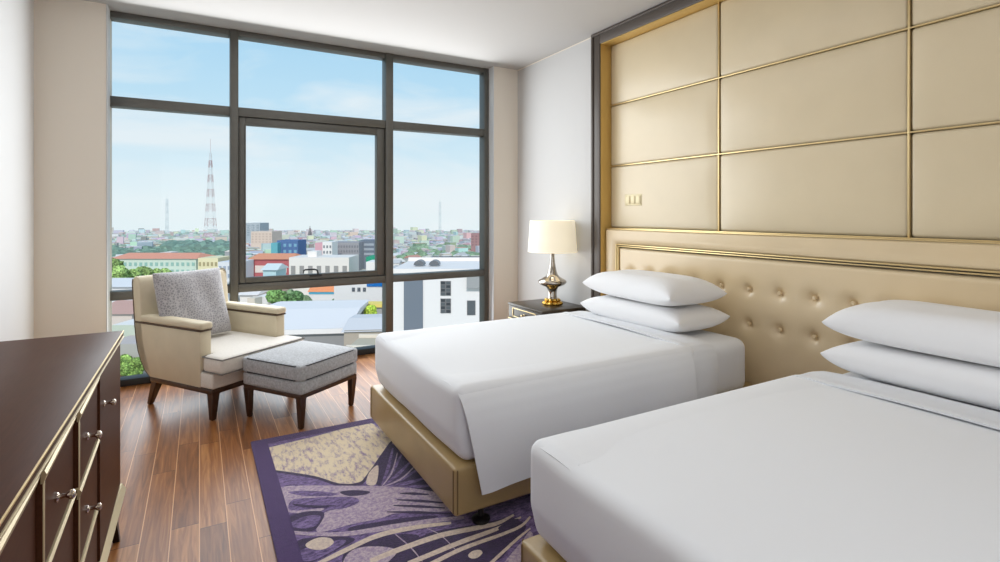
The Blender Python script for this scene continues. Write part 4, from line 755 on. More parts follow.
 (5, [(1.912,3.126),(1.939,3.126),(1.977,3.123),(2.022,3.121),(2.068,3.121),(2.114,3.126),(2.153,3.139),(2.196,3.157),(2.244,3.187),(2.293,3.223),(2.339,3.259),(2.379,3.29),(2.408,3.311),(2.414,3.303),(2.389,3.278),(2.353,3.243),(2.31,3.202),(2.263,3.161),(2.216,3.124),(2.169,3.097),(2.119,3.088),(2.068,3.088),(2.019,3.094),(1.975,3.102),(1.937,3.11),(1.911,3.116)], 7),
 (1, [(2.26,1.461),(2.286,1.474),(2.323,1.492),(2.367,1.512),(2.414,1.534),(2.462,1.556),(2.506,1.577),(2.551,1.594),(2.6,1.613),(2.648,1.632),(2.694,1.65),(2.732,1.664),(2.76,1.674),(2.764,1.665),(2.737,1.652),(2.7,1.635),(2.656,1.614),(2.609,1.592),(2.561,1.57),(2.517,1.55),(2.472,1.532),(2.423,1.513),(2.375,1.494),(2.33,1.476),(2.291,1.462),(2.264,1.452)], 7),
 (3, [(1.74,0.808),(1.767,0.817),(1.804,0.828),(1.847,0.84),(1.894,0.854),(1.939,0.87),(1.98,0.887),(2.025,0.901),(2.073,0.92),(2.123,0.942),(2.17,0.962),(2.209,0.98),(2.239,0.991),(2.244,0.982),(2.219,0.963),(2.183,0.938),(2.141,0.909),(2.094,0.879),(2.047,0.851),(2.002,0.828),(1.954,0.817),(1.904,0.809),(1.854,0.804),(1.808,0.801),(1.77,0.799),(1.742,0.798)], 7),
 (3, [(1.763,1.256),(1.791,1.256),(1.829,1.254),(1.873,1.252),(1.92,1.252),(1.966,1.256),(2.006,1.266),(2.048,1.277),(2.096,1.297),(2.145,1.321),(2.191,1.346),(2.231,1.367),(2.26,1.38),(2.265,1.372),(2.24,1.352),(2.204,1.326),(2.161,1.295),(2.114,1.264),(2.066,1.236),(2.019,1.216),(1.969,1.212),(1.919,1.215),(1.87,1.222),(1.826,1.231),(1.788,1.239),(1.762,1.246)], 7),
 (1, [(2.058,3.156),(2.084,3.169),(2.12,3.184),(2.164,3.203),(2.21,3.223),(2.256,3.245),(2.297,3.267),(2.342,3.287),(2.391,3.313),(2.441,3.34),(2.488,3.366),(2.527,3.388),(2.557,3.403),(2.562,3.394),(2.537,3.374),(2.501,3.345),(2.459,3.313),(2.413,3.279),(2.366,3.246),(2.322,3.218),(2.274,3.201),(2.224,3.185),(2.174,3.172),(2.128,3.161),(2.089,3.152),(2.061,3.147)], 7),
 (5, [(2.087,1.047),(2.114,1.051),(2.152,1.056),(2.196,1.061),(2.244,1.067),(2.291,1.075),(2.334,1.085),(2.378,1.096),(2.426,1.111),(2.475,1.128),(2.52,1.145),(2.558,1.159),(2.586,1.169),(2.59,1.159),(2.563,1.147),(2.526,1.13),(2.482,1.11),(2.434,1.09),(2.386,1.071),(2.341,1.056),(2.295,1.049),(2.246,1.044),(2.198,1.041),(2.153,1.039),(2.115,1.038),(2.088,1.037)], 7),
 (5, [(1.258,2.816),(1.285,2.821),(1.322,2.829),(1.367,2.837),(1.415,2.846),(1.463,2.853),(1.508,2.859),(1.553,2.86),(1.601,2.859),(1.65,2.857),(1.694,2.855),(1.732,2.853),(1.759,2.851),(1.759,2.841),(1.732,2.84),(1.694,2.839),(1.649,2.838),(1.602,2.837),(1.554,2.835),(1.51,2.831),(1.466,2.829),(1.418,2.824),(1.37,2.819),(1.325,2.813),(1.287,2.808),(1.26,2.806)], 7),
 (3, [(2.581,0.215),(2.608,0.226),(2.644,0.242),(2.689,0.26),(2.736,0.278),(2.785,0.294),(2.83,0.306),(2.877,0.308),(2.905,0.307),(2.905,0.281),(2.878,0.28),(2.835,0.274),(2.792,0.267),(2.744,0.255),(2.696,0.24),(2.651,0.226),(2.612,0.213),(2.584,0.205)], 7),
 (3, [(1.628,1.358),(1.656,1.353),(1.696,1.342),(1.741,1.33),(1.788,1.321),(1.832,1.318),(1.869,1.326),(1.908,1.339),(1.956,1.366),(2.006,1.401),(2.052,1.437),(2.093,1.468),(2.123,1.488),(2.129,1.481),(2.105,1.455),(2.07,1.417),(2.028,1.374),(1.981,1.331),(1.933,1.294),(1.884,1.268),(1.831,1.267),(1.779,1.279),(1.73,1.297),(1.686,1.317),(1.65,1.336),(1.625,1.348)], 7),
 (1, [(2.12,1.063),(2.146,1.076),(2.182,1.092),(2.226,1.111),(2.272,1.131),(2.319,1.153),(2.361,1.176),(2.406,1.196),(2.455,1.221),(2.504,1.247),(2.551,1.272),(2.59,1.293),(2.619,1.307),(2.624,1.298),(2.598,1.279),(2.563,1.253),(2.52,1.222),(2.473,1.19),(2.426,1.16),(2.382,1.133),(2.335,1.115),(2.285,1.099),(2.236,1.084),(2.19,1.071),(2.151,1.061),(2.123,1.054)], 7),
 (3, [(1.425,0.174),(1.452,0.182),(1.489,0.193),(1.534,0.205),(1.582,0.216),(1.631,0.224),(1.678,0.226),(1.724,0.217),(1.773,0.201),(1.821,0.182),(1.865,0.163),(1.902,0.145),(1.928,0.133),(1.925,0.124),(1.897,0.132),(1.858,0.146),(1.813,0.161),(1.765,0.176),(1.718,0.187),(1.675,0.192),(1.633,0.194),(1.586,0.191),(1.538,0.184),(1.493,0.175),(1.455,0.168),(1.427,0.165)], 7),
 (3, [(1.395,0.827),(1.422,0.834),(1.459,0.842),(1.503,0.852),(1.55,0.863),(1.596,0.879),(1.637,0.898),(1.681,0.92),(1.729,0.951),(1.779,0.986),(1.825,1.021),(1.864,1.05),(1.893,1.07),(1.899,1.062),(1.873,1.038),(1.837,1.005),(1.794,0.967),(1.747,0.927),(1.7,0.891),(1.655,0.862),(1.607,0.845),(1.557,0.834),(1.507,0.827),(1.462,0.822),(1.424,0.819),(1.397,0.817)], 7),
 (5, [(2.53,3.043),(2.558,3.045),(2.595,3.045),(2.64,3.045),(2.687,3.046),(2.734,3.05),(2.776,3.058),(2.818,3.065),(2.866,3.078),(2.905,3.09),(2.905,3.057),(2.878,3.044),(2.83,3.025),(2.784,3.01),(2.736,3.008),(2.687,3.011),(2.638,3.016),(2.594,3.022),(2.556,3.029),(2.529,3.033)], 7),
 (3, [(2.375,2.288),(2.405,2.281),(2.444,2.267),(2.489,2.252),(2.536,2.241),(2.578,2.24),(2.61,2.252),(2.65,2.276),(2.699,2.323),(2.75,2.382),(2.798,2.442),(2.839,2.494),(2.87,2.528),(2.878,2.522),(2.854,2.483),(2.82,2.426),(2.779,2.36),(2.733,2.295),(2.686,2.237),(2.637,2.196),(2.58,2.187),(2.526,2.198),(2.477,2.218),(2.433,2.242),(2.397,2.264),(2.372,2.279)], 7),
 (5, [(1.634,2.426),(1.662,2.426),(1.701,2.423),(1.746,2.42),(1.793,2.417),(1.84,2.418),(1.88,2.423),(1.922,2.424),(1.969,2.431),(2.017,2.442),(2.063,2.453),(2.103,2.462),(2.131,2.466),(2.135,2.457),(2.109,2.443),(2.073,2.425),(2.03,2.404),(1.982,2.384),(1.934,2.367),(1.886,2.354),(1.837,2.359),(1.787,2.368),(1.739,2.381),(1.695,2.394),(1.658,2.407),(1.632,2.416)], 7),
 (3, [(1.414,1.091),(1.44,1.101),(1.477,1.113),(1.521,1.126),(1.568,1.142),(1.614,1.161),(1.656,1.181),(1.701,1.203),(1.749,1.232),(1.799,1.263),(1.844,1.293),(1.884,1.319),(1.912,1.336),(1.918,1.328),(1.892,1.307),(1.856,1.277),(1.813,1.243),(1.766,1.207),(1.718,1.174),(1.674,1.146),(1.627,1.129),(1.577,1.114),(1.528,1.103),(1.482,1.093),(1.444,1.086),(1.416,1.081)], 7),
 (5, [(1.949,2.117),(1.977,2.109),(2.016,2.095),(2.061,2.079),(2.109,2.066),(2.153,2.061),(2.191,2.067),(2.231,2.083),(2.279,2.114),(2.328,2.154),(2.374,2.195),(2.414,2.231),(2.443,2.254),(2.45,2.247),(2.425,2.22),(2.39,2.179),(2.347,2.133),(2.3,2.088),(2.252,2.048),(2.203,2.022),(2.151,2.021),(2.1,2.033),(2.051,2.053),(2.007,2.075),(1.971,2.095),(1.945,2.108)], 7),
 (5, [(2.46,2.036),(2.488,2.035),(2.526,2.031),(2.571,2.027),(2.619,2.024),(2.664,2.025),(2.705,2.032),(2.746,2.041),(2.794,2.058),(2.843,2.079),(2.889,2.101),(2.905,2.109),(2.905,2.084),(2.901,2.081),(2.857,2.052),(2.81,2.024),(2.762,1.999),(2.714,1.982),(2.665,1.98),(2.615,1.986),(2.566,1.996),(2.522,2.008),(2.485,2.018),(2.459,2.026)], 7),
 (3, [(1.924,0.526),(1.953,0.522),(1.992,0.513),(2.037,0.503),(2.083,0.497),(2.127,0.497),(2.162,0.508),(2.202,0.525),(2.25,0.557),(2.3,0.599),(2.348,0.641),(2.389,0.678),(2.419,0.702),(2.426,0.695),(2.402,0.665),(2.368,0.622),(2.326,0.573),(2.28,0.523),(2.232,0.48),(2.183,0.448),(2.129,0.443),(2.076,0.452),(2.027,0.468),(1.983,0.487),(1.947,0.504),(1.921,0.516)], 7),
 (5, [(1.409,1.225),(1.435,1.238),(1.471,1.257),(1.515,1.279),(1.563,1.299),(1.613,1.314),(1.663,1.32),(1.712,1.306),(1.761,1.282),(1.809,1.254),(1.852,1.226),(1.888,1.2),(1.913,1.183),(1.908,1.174),(1.879,1.186),(1.84,1.205),(1.794,1.228),(1.746,1.249),(1.699,1.264),(1.659,1.269),(1.619,1.271),(1.573,1.263),(1.525,1.25),(1.48,1.236),(1.441,1.223),(1.412,1.215)], 7),
]
rb = new(); box(rb, RX0, RX1, RY0, RY1, .001, .012, .004, 2, mi=0)
BWD = .095
def flat(pts, z, mi):
    t = bmesh.new(); vs = [t.verts.new((x, y, z)) for x, y in pts]
    f = t.faces.new(vs)
    if f.normal.z < 0 or True:
        f.normal_update()
        if f.normal.z < 0: f.normal_flip()
    bmesh.ops.triangulate(t, faces=[f]); absorb(rb, t, mi)
flat([(RX0+BWD, RY0+BWD), (RX1-BWD, RY0+BWD), (RX1-BWD, RY1-BWD), (RX0+BWD, RY1-BWD)], .0125, 2)
for i, (mi, pts, k) in enumerate(sorted(rug_polys, key=lambda q: q[2])): flat(pts, .0127+.00004*i, mi)
rug = tag(obj('area_rug', shift(rb, -1.6, -1.7), ['rug_border', 'rug_dark', 'rug_mid', 'rug_lilac', 'rug_cream', 'rug_oat'], smooth=0), 'purple and cream abstract rug under the beds', 'rug')
rug.location = (1.6, 1.7, 0)

# ------------------------------------------------------------------ the city outside
GZ = -31.0
FW = Vector((SY, CY, 0)); RT = Vector((CY, -SY, 0))
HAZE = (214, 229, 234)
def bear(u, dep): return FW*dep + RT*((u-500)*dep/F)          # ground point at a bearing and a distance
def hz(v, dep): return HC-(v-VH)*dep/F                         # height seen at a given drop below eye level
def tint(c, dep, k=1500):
    f = min(.5, .02+max(0, dep-60)/k); m = sum(c)/3; c = [(c[i]*.8+m*.2)*(1-f)+HAZE[i]*f for i in range(3)]  # distance haze blended into the surface colour
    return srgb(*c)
class Blk:
    """collects boxes in a frame whose x is to the right and y away from the hotel"""
    def __init__(s): s.bm = bmesh.new(); s.cl = s.bm.loops.layers.float_color.new('Col')
    def paint(s, faces, col):
        for f in faces:
            for l in f.loops: l[s.cl] = col
    def box(s, x0, x1, y0, y1, z0, z1, col, top=None):
        V = [s.bm.verts.new(p) for p in [(x0,y0,z0),(x1,y0,z0),(x1,y1,z0),(x0,y1,z0),(x0,y0,z1),(x1,y0,z1),(x1,y1,z1),(x0,y1,z1)]]
        fs = [s.bm.faces.new([V[i] for i in q]) for q in [(4,5,6,7),(0,1,5,4),(1,2,6,5),(2,3,7,6),(3,0,4,7)]]
        s.paint(fs, col)
        if top: s.paint(fs[:1], top)
        return s
    def gable(s, x0, x1, y0, y1, z0, z1, col, o=.4, hip=0, along='x'):
        x0 -= o; x1 += o; y0 -= o; y1 += o
        if along == 'x':
            m = (y0+y1)/2; R_ = [(x0+hip, m, z1), (x1-hip, m, z1)]; q = [(0,1,5,4),(2,3,4,5),(1,2,5),(3,0,4)]
        else:
            m = (x0+x1)/2; R_ = [(m, y0+hip, z1), (m, y1-hip, z1)]; q = [(1,2,5,4),(3,0,4,5),(0,1,4),(2,3,5)]
        V = [s.bm.verts.new(p) for p in [(x0,y0,z0),(x1,y0,z0),(x1,y1,z0),(x0,y1,z0)]+R_]
        s.paint([s.bm.faces.new([V[i] for i in k]) for k in q], col); return s
    def done(s, name, parent=None, label=None): return obj(name, s.bm, 'city', parent, label, smooth=0)
def root(name, label, cat, u, dep, turn=0, group=None):
    p = bear(u, dep); return thing(name, label, cat, (p.x, p.y, GZ), -YAW+turn, group)
def W_(du, dep): return du*dep/F

# ground sheet
b = new(); t = bmesh.new()
ring = [t.verts.new((905*cos(2*pi*i/96), 905*sin(2*pi*i/96), GZ)) for i in range(96)]; t.faces.new(ring); absorb(b, t)
M['ground'] = two_tone('city ground', srgb(150, 158, 140), srgb(206, 204, 194), .05, .35, .65)
struct('ground', b, 'ground')

CW, CG = (238, 238, 236), (176, 180, 184)
# white neighbour block, right bay
dep = 50; r = root('office_block', 'large white neighbouring block with dark vertical strip, right of the mullion', 'building', 440, dep)
zt = hz(273, dep)-GZ
a = Blk(); a.box(W_(-55, dep), W_(58, dep), 0, 13, 0, zt, srgb(232, 235, 238), srgb(236, 236, 236)); a.done('wall', r)
for y0, y1 in ((-.15, .25), (12.7, 13.1)): a = Blk(); a.box(W_(-55, dep), W_(58, dep), y0, y1, zt, zt+.4, srgb(238, 238, 238)); a.done('parapet', r)
a = Blk(); a.box(W_(-36, dep), W_(-17, dep), -.12, .1, 0, zt-.25, srgb(118, 130, 144)); a.done('dark_strip', r, 'blue grey vertical facade strip')
for (u0, u1, v0, v1, nx, nz_) in ((440.5, 451, 281, 295.5, 2, 4), (440.5, 451, 298.5, 313, 2, 4), (467, 475.5, 300.5, 315, 1, 1)):
    x0, x1, z0, z1 = W_(u0-440, dep), W_(u1-440, dep), hz(v1, dep)-GZ, hz(v0, dep)-GZ
    a = Blk(); a.box(x0, x1, -.06, .1, z0, z1, srgb(120, 124, 128)); wn_ = a.done('window', r)
    a = Blk()
    for i in range(nx):
        for j in range(nz_):
            w_, h_ = (x1-x0)/nx, (z1-z0)/nz_; c_ = (70, 76, 82) if (i+j) % 2 else (96, 104, 110)
            a.box(x0+i*w_+.06, x0+(i+1)*w_-.06, -.1, .0, z0+j*h_+.05, z0+(j+1)*h_-.05, srgb(*c_))
    a.done('panes', wn_)
a = Blk(); a.box(W_(27, dep), W_(47, dep), -.5, .1, hz(287.5, dep)-GZ, hz(276, dep)-GZ, srgb(160, 166, 170)); a.done('bay_box', r, 'grey louvred bay')
for du in (-31, -14):
    t = new(); bm = Blk(); n = 12
    for i in range(n):
        a0, a1 = pi*i/n, pi*(i+1)/n
        V = [bm.bm.verts.new((W_(du, dep)+.55*cos(q), y, zt+.15+.5*sin(q))) for q in (a0, a1) for y in (6, 7.5)]
        bm.paint([bm.bm.faces.new([V[0], V[1], V[3], V[2]])], srgb(150, 155, 160))
    V = [bm.bm.verts.new((W_(du, dep)+.55*cos(pi*i/n), 6, zt+.15+.5*sin(pi*i/n))) for i in range(n+1)]
    bm.paint([bm.bm.faces.new(V)], srgb(110, 116, 122)); bm.done('roof_vent', r, 'grey arched roof vent'); t.free()
# long dark-roofed pavilion behind it
dep = 92; r = root('pavilion', 'long low pavilion with flat dark roof behind the white neighbouring block', 'building', 453, dep)
z1 = hz(259.5, dep)-GZ
a = Blk(); a.box(W_(-24, dep), W_(24, dep), .5, 6, 0, z1-.5, srgb(214, 216, 214)); a.done('wall', r)
a = Blk(); a.box(W_(-22, dep), W_(22, dep), .2, .6, z1-1.1, z1-.45, srgb(90, 118, 116)); a.done('glazed_strip', r)
a = Blk(); a.box(W_(-25, dep), W_(25, dep), 0, 7, z1-.4, z1, srgb(112, 114, 114)); a.done('roof', r)
# big white flat roof below the middle bay
dep = 95; r = root('flat_roofed_block', 'big white flat roofed building directly below the middle window bay', 'building', 318, dep, .12)
z1 = hz(329, dep)-GZ
a = Blk(); a.box(W_(-80, dep), W_(25, dep), .8, 31, 0, z1-.7, srgb(150, 154, 158)); a.done('wall', r)
a = Blk(); a.box(W_(-86, dep), W_(27, dep), 0, 32, z1-.9, z1, srgb(236, 238, 240), srgb(232, 234, 236)); a.done('roof', r)
a = Blk(); a.gable(W_(-86, dep), W_(27, dep), 1, 31, z1, z1+.9, srgb(240, 241, 243)); a.done('roof_ridge', r)
dep = 86; r = root('shed', 'grey pitched roof shed to the right of the big white flat roof', 'building', 364, dep, .12)
z1 = hz(330, dep)-GZ
a = Blk(); a.box(W_(-20, dep), W_(24, dep), .5, 13, 0, z1-.2, srgb(176, 170, 160)); a.done('wall', r)
a = Blk(); a.gable(W_(-20, dep), W_(24, dep), .5, 15, z1-.3, z1+.5, srgb(222, 225, 229)); a.done('roof', r)
dep = 53; r = root('gravel_roof_block', 'low block with flat gravel roof just below the window sill', 'building', 372, dep)
z1 = hz(349, dep)-GZ
a = Blk(); a.box(W_(-26, dep), W_(12, dep), 0, 5, 0, z1, srgb(206, 202, 190), srgb(192, 188, 172)); a.done('wall', r)
for y0, y1 in ((0, .25), (4.8, 5.05)): a = Blk(); a.box(W_(-26, dep), W_(12, dep), y0, y1, z1, z1+.35, srgb(226, 224, 214)); a.done('parapet', r)
# white factory with three dark windows
dep = 150; r = root('white_block', 'white wall with three small dark windows under a blue roof edge', 'building', 366, dep)
z1 = hz(284, dep)-GZ
a = Blk(); a.box(W_(-32, dep), W_(26, dep), 0, 16, 0, z1, srgb(226, 230, 234), srgb(214, 220, 226)); a.done('wall', r)
a = Blk(); a.box(W_(1, dep), W_(26, dep), -.3, 4, z1-.7, z1+.35, srgb(32, 112, 190)); a.done('roof_edge', r, 'blue roof edge')
for du in (-14, -8.5, -3): 
    a = Blk(); a.box(W_(du, dep), W_(du+3, dep), -.15, .1, hz(291.5, dep)-GZ, hz(287.6, dep)-GZ, srgb(96, 104, 114)); a.done('window', r)
dep = 128; r = root('kiosk', 'small stall with a yellow awning beside the bright green tree', 'building', 372, dep)
a = Blk(); a.box(W_(-13, dep), W_(16, dep), 0, 4, 0, hz(307, dep)-GZ, srgb(170, 176, 180)); a.done('wall', r)
a = Blk(); a.box(W_(-14, dep), W_(16, dep), -.6, 4, hz(307, dep)-GZ, hz(304, dep)-GZ, srgb(240, 222, 130)); a.done('awning', r)
dep = 172; r = root('orange_roof_shop', 'orange roofed shop with blue fascia left of the three dark windows', 'building', 323, dep)
a = Blk(); a.box(W_(-14, dep), W_(13, dep), 0, 9, 0, hz(292, dep)-GZ, srgb(232, 236, 240)); a.done('wall', r)
a = Blk(); a.box(W_(-14, dep), W_(13, dep), -.2, .1, hz(294, dep)-GZ, hz(291.6, dep)-GZ, srgb(90, 180, 215)); a.done('fascia', r)
a = Blk(); a.gable(W_(-14, dep), W_(13, dep), 0, 9, hz(291.8, dep)-GZ, hz(285, dep)-GZ, srgb(240, 158, 112)); a.done('roof', r)
# middle distance through the sash
def hero(name, label, u0, u1, vt, dep, col, top=None, deep=14, turn=0, roof=None, rows=0, wcol=(120, 130, 140), ncol=5):
    um = (u0+u1)/2; r = root(name, label, 'building', um, dep, turn); h = hz(vt, dep)-GZ; w = W_(u1-u0, dep)
    h2 = h*.86 if roof else h
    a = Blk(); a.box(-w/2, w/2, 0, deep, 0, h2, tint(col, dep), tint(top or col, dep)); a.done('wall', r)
    if roof: a = Blk(); a.gable(-w/2, w/2, 0, deep, h2, h, tint(roof, dep), .8, hip=w*.08); a.done('roof', r)
    if rows:
        for j in range(rows):
            zz = h2*(.45+.5*(j+.2)/rows)
            a = Blk()
            for i in range(ncol): a.box(-w/2+w*(i+.25)/ncol, -w/2+w*(i+.75)/ncol, -.2, .05, zz, zz+h2*.24/rows, tint(wcol, dep))
            a.done('window_row', r)
    return r
r = hero('white_hall', 'wide white flat roofed hall seen through the lower sash', 289, 349, 257.5, 205, (236, 234, 230), rows=1, wcol=(150, 150, 150), ncol=7)
a = Blk(); a.box(W_(-14, 205), W_(-5, 205), 3, 9, hz(258, 205)-GZ, hz(252, 205)-GZ, tint((240, 240, 238), 205)); a.done('stair_head', r)
hero('red_block', 'red walled building with orange roof left of the white hall', 250, 292, 254.5, 228, (196, 84, 92), roof=(235, 142, 100), rows=1, wcol=(232, 220, 214), ncol=2)
hero('sky_blue_house', 'small pale sky blue house below the red walled building', 263, 276, 264.5, 190, (176, 222, 236), deep=9, roof=(206, 226, 232))
hero('blue_block', 'deep blue block with light blue base left of centre in the sash', 277, 298, 240.5, 330, (52, 96, 170), rows=2, wcol=(96, 170, 215), ncol=4)
hero('turquoise_block', 'narrow turquoise block directly left of the deep blue block', 271, 277.5, 243, 325, (70, 178, 200), deep=10)
hero('grey_tower', 'tall grey glass tower beside the sash left edge', 246, 260, 223, 520, (150, 166, 180), deep=20, rows=5, wcol=(110, 132, 150), ncol=3)
hero('peach_block', 'broad peach mid-rise in front of the grey glass tower', 251, 272, 231.5, 440, (224, 196, 176), deep=20, rows=4, wcol=(200, 168, 150), ncol=6)
hero('grey_office', 'long grey office slab right of the deep blue block', 332, 359, 242.5, 300, (146, 148, 158), rows=3, wcol=(112, 116, 130), ncol=10)
hero('slate_office', 'dark slate office with horizontal bands next to the long grey slab', 359, 379, 240.5, 310, (92, 108, 130), rows=3, wcol=(150, 166, 184), ncol=1)
hero('green_topped_house', 'white house with a bright green wall panel at the sash right edge', 366, 379, 262, 188, (238, 240, 240), deep=9, rows=1, ncol=3)
hero('green_wall_shop', 'bright emerald green shop box above the white house by the sash', 366, 380, 257, 200, (20, 166, 120), deep=10)
hero('pink_house', 'pink house right of the deep blue block', 315, 322.5, 243, 290, (226, 158, 176), deep=10)
hero('white_tower_house', 'slim white house between pink house and long grey slab', 322.5, 332, 242, 280, (240, 242, 242), deep=10, rows=3, ncol=3)
hero('brick_red_tower', 'brick red tower at the far right edge of the right bay', 471, 485, 233.5, 400, (160, 104, 106), deep=18, rows=4, wcol=(130, 84, 90), ncol=4)
# left bay
hero('long_block', 'long low block with terracotta roof and pale green front in the left bay', 112, 196, 254, 232, (198, 226, 212), deep=15, roof=(236, 146, 116), rows=2, wcol=(132, 190, 180), ncol=16)
hero('cream_block', 'cream yellow block right of the long terracotta roof in the left bay', 198, 218, 258, 225, (236, 228, 176), deep=12, rows=2, wcol=(170, 158, 110), ncol=5)
hero('white_annex', 'white and blue annex right of the cream yellow block', 218, 240, 262, 215, (222, 230, 240), deep=12, rows=2, wcol=(150, 168, 196), ncol=5)
hero('white_terrace_row', 'row of white sheds below the green trees in the left bay', 100, 134, 280, 150, (226, 232, 238), deep=10, roof=(214, 222, 230))
hero('terracotta_house', 'house with faded terracotta roof low in the left bay', 92, 132, 306, 118, (216, 206, 200), deep=16, roof=(206, 160, 148))
hero('green_wall_house', 'white roofed house with pale green wall low in the left bay', 112, 142, 325, 104, (190, 208, 192), top=(238, 238, 236), deep=9)
hero('tin_roof_shed', 'grey tin roofed shed below the pale green house', 104, 142, 344, 97, (176, 178, 176), top=(198, 190, 188), deep=7)
hero('white_cottage', 'small white cottages beside the dark tree under the sash', 240, 256, 290, 155, (238, 238, 236), deep=9, roof=(236, 232, 230))
hero('beige_cottage', 'beige cottage between the white cottages and the dark tree', 258, 275, 289, 160, (226, 206, 190), deep=9, roof=(214, 176, 160))

# trees
M['leaf'] = attr_mat('foliage with haze glow', .9, .06)
def tree_mesh(seed, rad, h, col, blobs=9):
    rr = random.Random(seed); bm = bmesh.new(); cl = bm.loops.layers.float_color.new('Col')
    for i in range(blobs):
        t = bmesh.new(); bmesh.ops.create_icosphere(t, subdivisions=3, radius=1)
        s_ = rad*rr.uniform(.38, .62); a_ = rr.uniform(0, 6.28); d_ = rad*rr.uniform(0, .62)
        o_ = Vector((d_*cos(a_), d_*sin(a_), h-rad*.9+rr.uniform(-.35, .75)*rad))
        for v in t.verts: v.co = v.co*s_*(1+.32*noise.noise(v.co*3.1+Vector((seed, i, 0))))+o_
        lc = t.loops.layers.float_color.new('Col'); k0 = rr.uniform(.8, 1.15)
        for f in t.faces:
            k = k0*rr.uniform(.65, 1.3); c = srgb(*[min(255, q*k) for q in col])
            for l in f.loops: l[lc] = c
        absorb(bm, t)
    return bm
def tree(label, u, v, dep, rad, col, seed, group=None):
    h = hz(v, dep)-GZ; r = root('tree', label, 'tree', u, dep, 0, group)
    obj('crown', tree_mesh(seed, rad, h, col), 'leaf', r, smooth=0)
    a = Blk(); a.box(-.25, .25, -.25, .25, 0, h-rad, srgb(110, 92, 70)); a.done('trunk', r)
    return r
tree('dark green tree in front of the beige cottage under the sash', 281, 293, 150, 3.6, (112, 150, 92), 1)
tree('dark green tree left of the orange roofed shop', 297, 294, 152, 3.4, (104, 144, 96), 2)
tree('vivid yellow green tree in front of the yellow awning', 369, 307, 120, 1.7, (176, 210, 84), 3)
for i, (u, v, dep, rad) in enumerate(((112, 266, 168, 4.2), (121, 270, 172, 3.6), (131, 272, 176, 3.6), (141, 271, 186, 3.6), (152, 272, 190, 3.2), (163, 270, 196, 3.4), (104, 262, 170, 5))):
    tree('light green tree in the clump in front of the long terracotta roofed block', u, v, dep, rad, (150, 182, 112), 10+i, 'trees before the terracotta roofed block')
for i, (u, v, dep, rad) in enumerate(((122, 361, 93, 1.6), (129, 364, 92, 1.5), (136, 362, 93, 1.7), (118, 358, 95, 2.0))):
    tree('bright green tree low in the left bay beside the dresser end', u, v, dep, rad, (140, 174, 96), 20+i, 'trees at the foot of the left bay')

# low houses of the middle distance
PAL = [(240, 240, 238)]*6+[(226, 226, 222)]*3+[(236, 226, 208), (214, 226, 232), (240, 214, 206), (206, 214, 206), (226, 204, 188), (196, 204, 214), (170, 178, 186)]
ROOF = [(216, 142, 118), (200, 130, 112), (190, 194, 198), (224, 224, 222), (180, 186, 190), (150, 160, 172)]
rg = random.Random(21); cnt = 0; spots = []
blocked = [(112, 196, 190, 252), (246, 300, 180, 345), (285, 382, 80, 225), (385, 500, 40, 105), (330, 380, 270, 330), (196, 240, 205, 245), (90, 145, 85, 130)]
for k in range(9000):
    if cnt >= 285: break
    u = rg.uniform(60, 540); dep = 125+ (rg.random()**.8)*205
    w, d = rg.uniform(4, 10), rg.uniform(5, 11); h = rg.uniform(3, 7.5) if rg.random() < .88 else rg.uniform(7, 11)
    hw = w*F/dep/2+2
    if any(a-hw < u < c+hw and e-14 < dep < f for a, c, e, f in blocked): continue
    r_ = bear(u, dep); hr = .5*math.hypot(w, d)
    if any((r_.x-q[0])**2+(r_.y-q[1])**2 < (.92*(hr+q[2]))**2 for q in spots): continue
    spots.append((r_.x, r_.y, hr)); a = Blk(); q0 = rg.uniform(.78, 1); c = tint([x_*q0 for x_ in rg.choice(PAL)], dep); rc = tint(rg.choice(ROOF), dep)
    if rg.random() < .45:
        a.box(-w/2, w/2, -d/2, d/2, 0, h, c); a.gable(-w/2, w/2, -d/2, d/2, h, h+rg.uniform(1, 2.4), rc, .4, 0, rg.choice('xy'))
    else:
        a.box(-w/2, w/2, -d/2, d/2, 0, h, c, tint(rg.choice(PAL), dep))
        if rg.random() < .6: a.box(-w/4, w/5, -d/4, d/4, h, h+rg.uniform(1, 2.6), c)
    wc = tint((128, 140, 150), dep)
    for i in range(int(w//3)):
        for j in range(int(h//3.2)):
            if rg.random() < .75: a.box(-w/2+.8+i*3, -w/2+2+i*3, -d/2-.12, -d/2+.1, .9+j*3.2, 2.4+j*3.2, wc)
    o = tag(a.done('town_house'), 'small pale house among the crowded low rooftops beyond the window', 'building', 'low town houses across the middle distance')
    o.location = (r_.x, r_.y, GZ); o.rotation_euler = (0, 0, -YAW+rg.uniform(-.6, .6)); cnt += 1
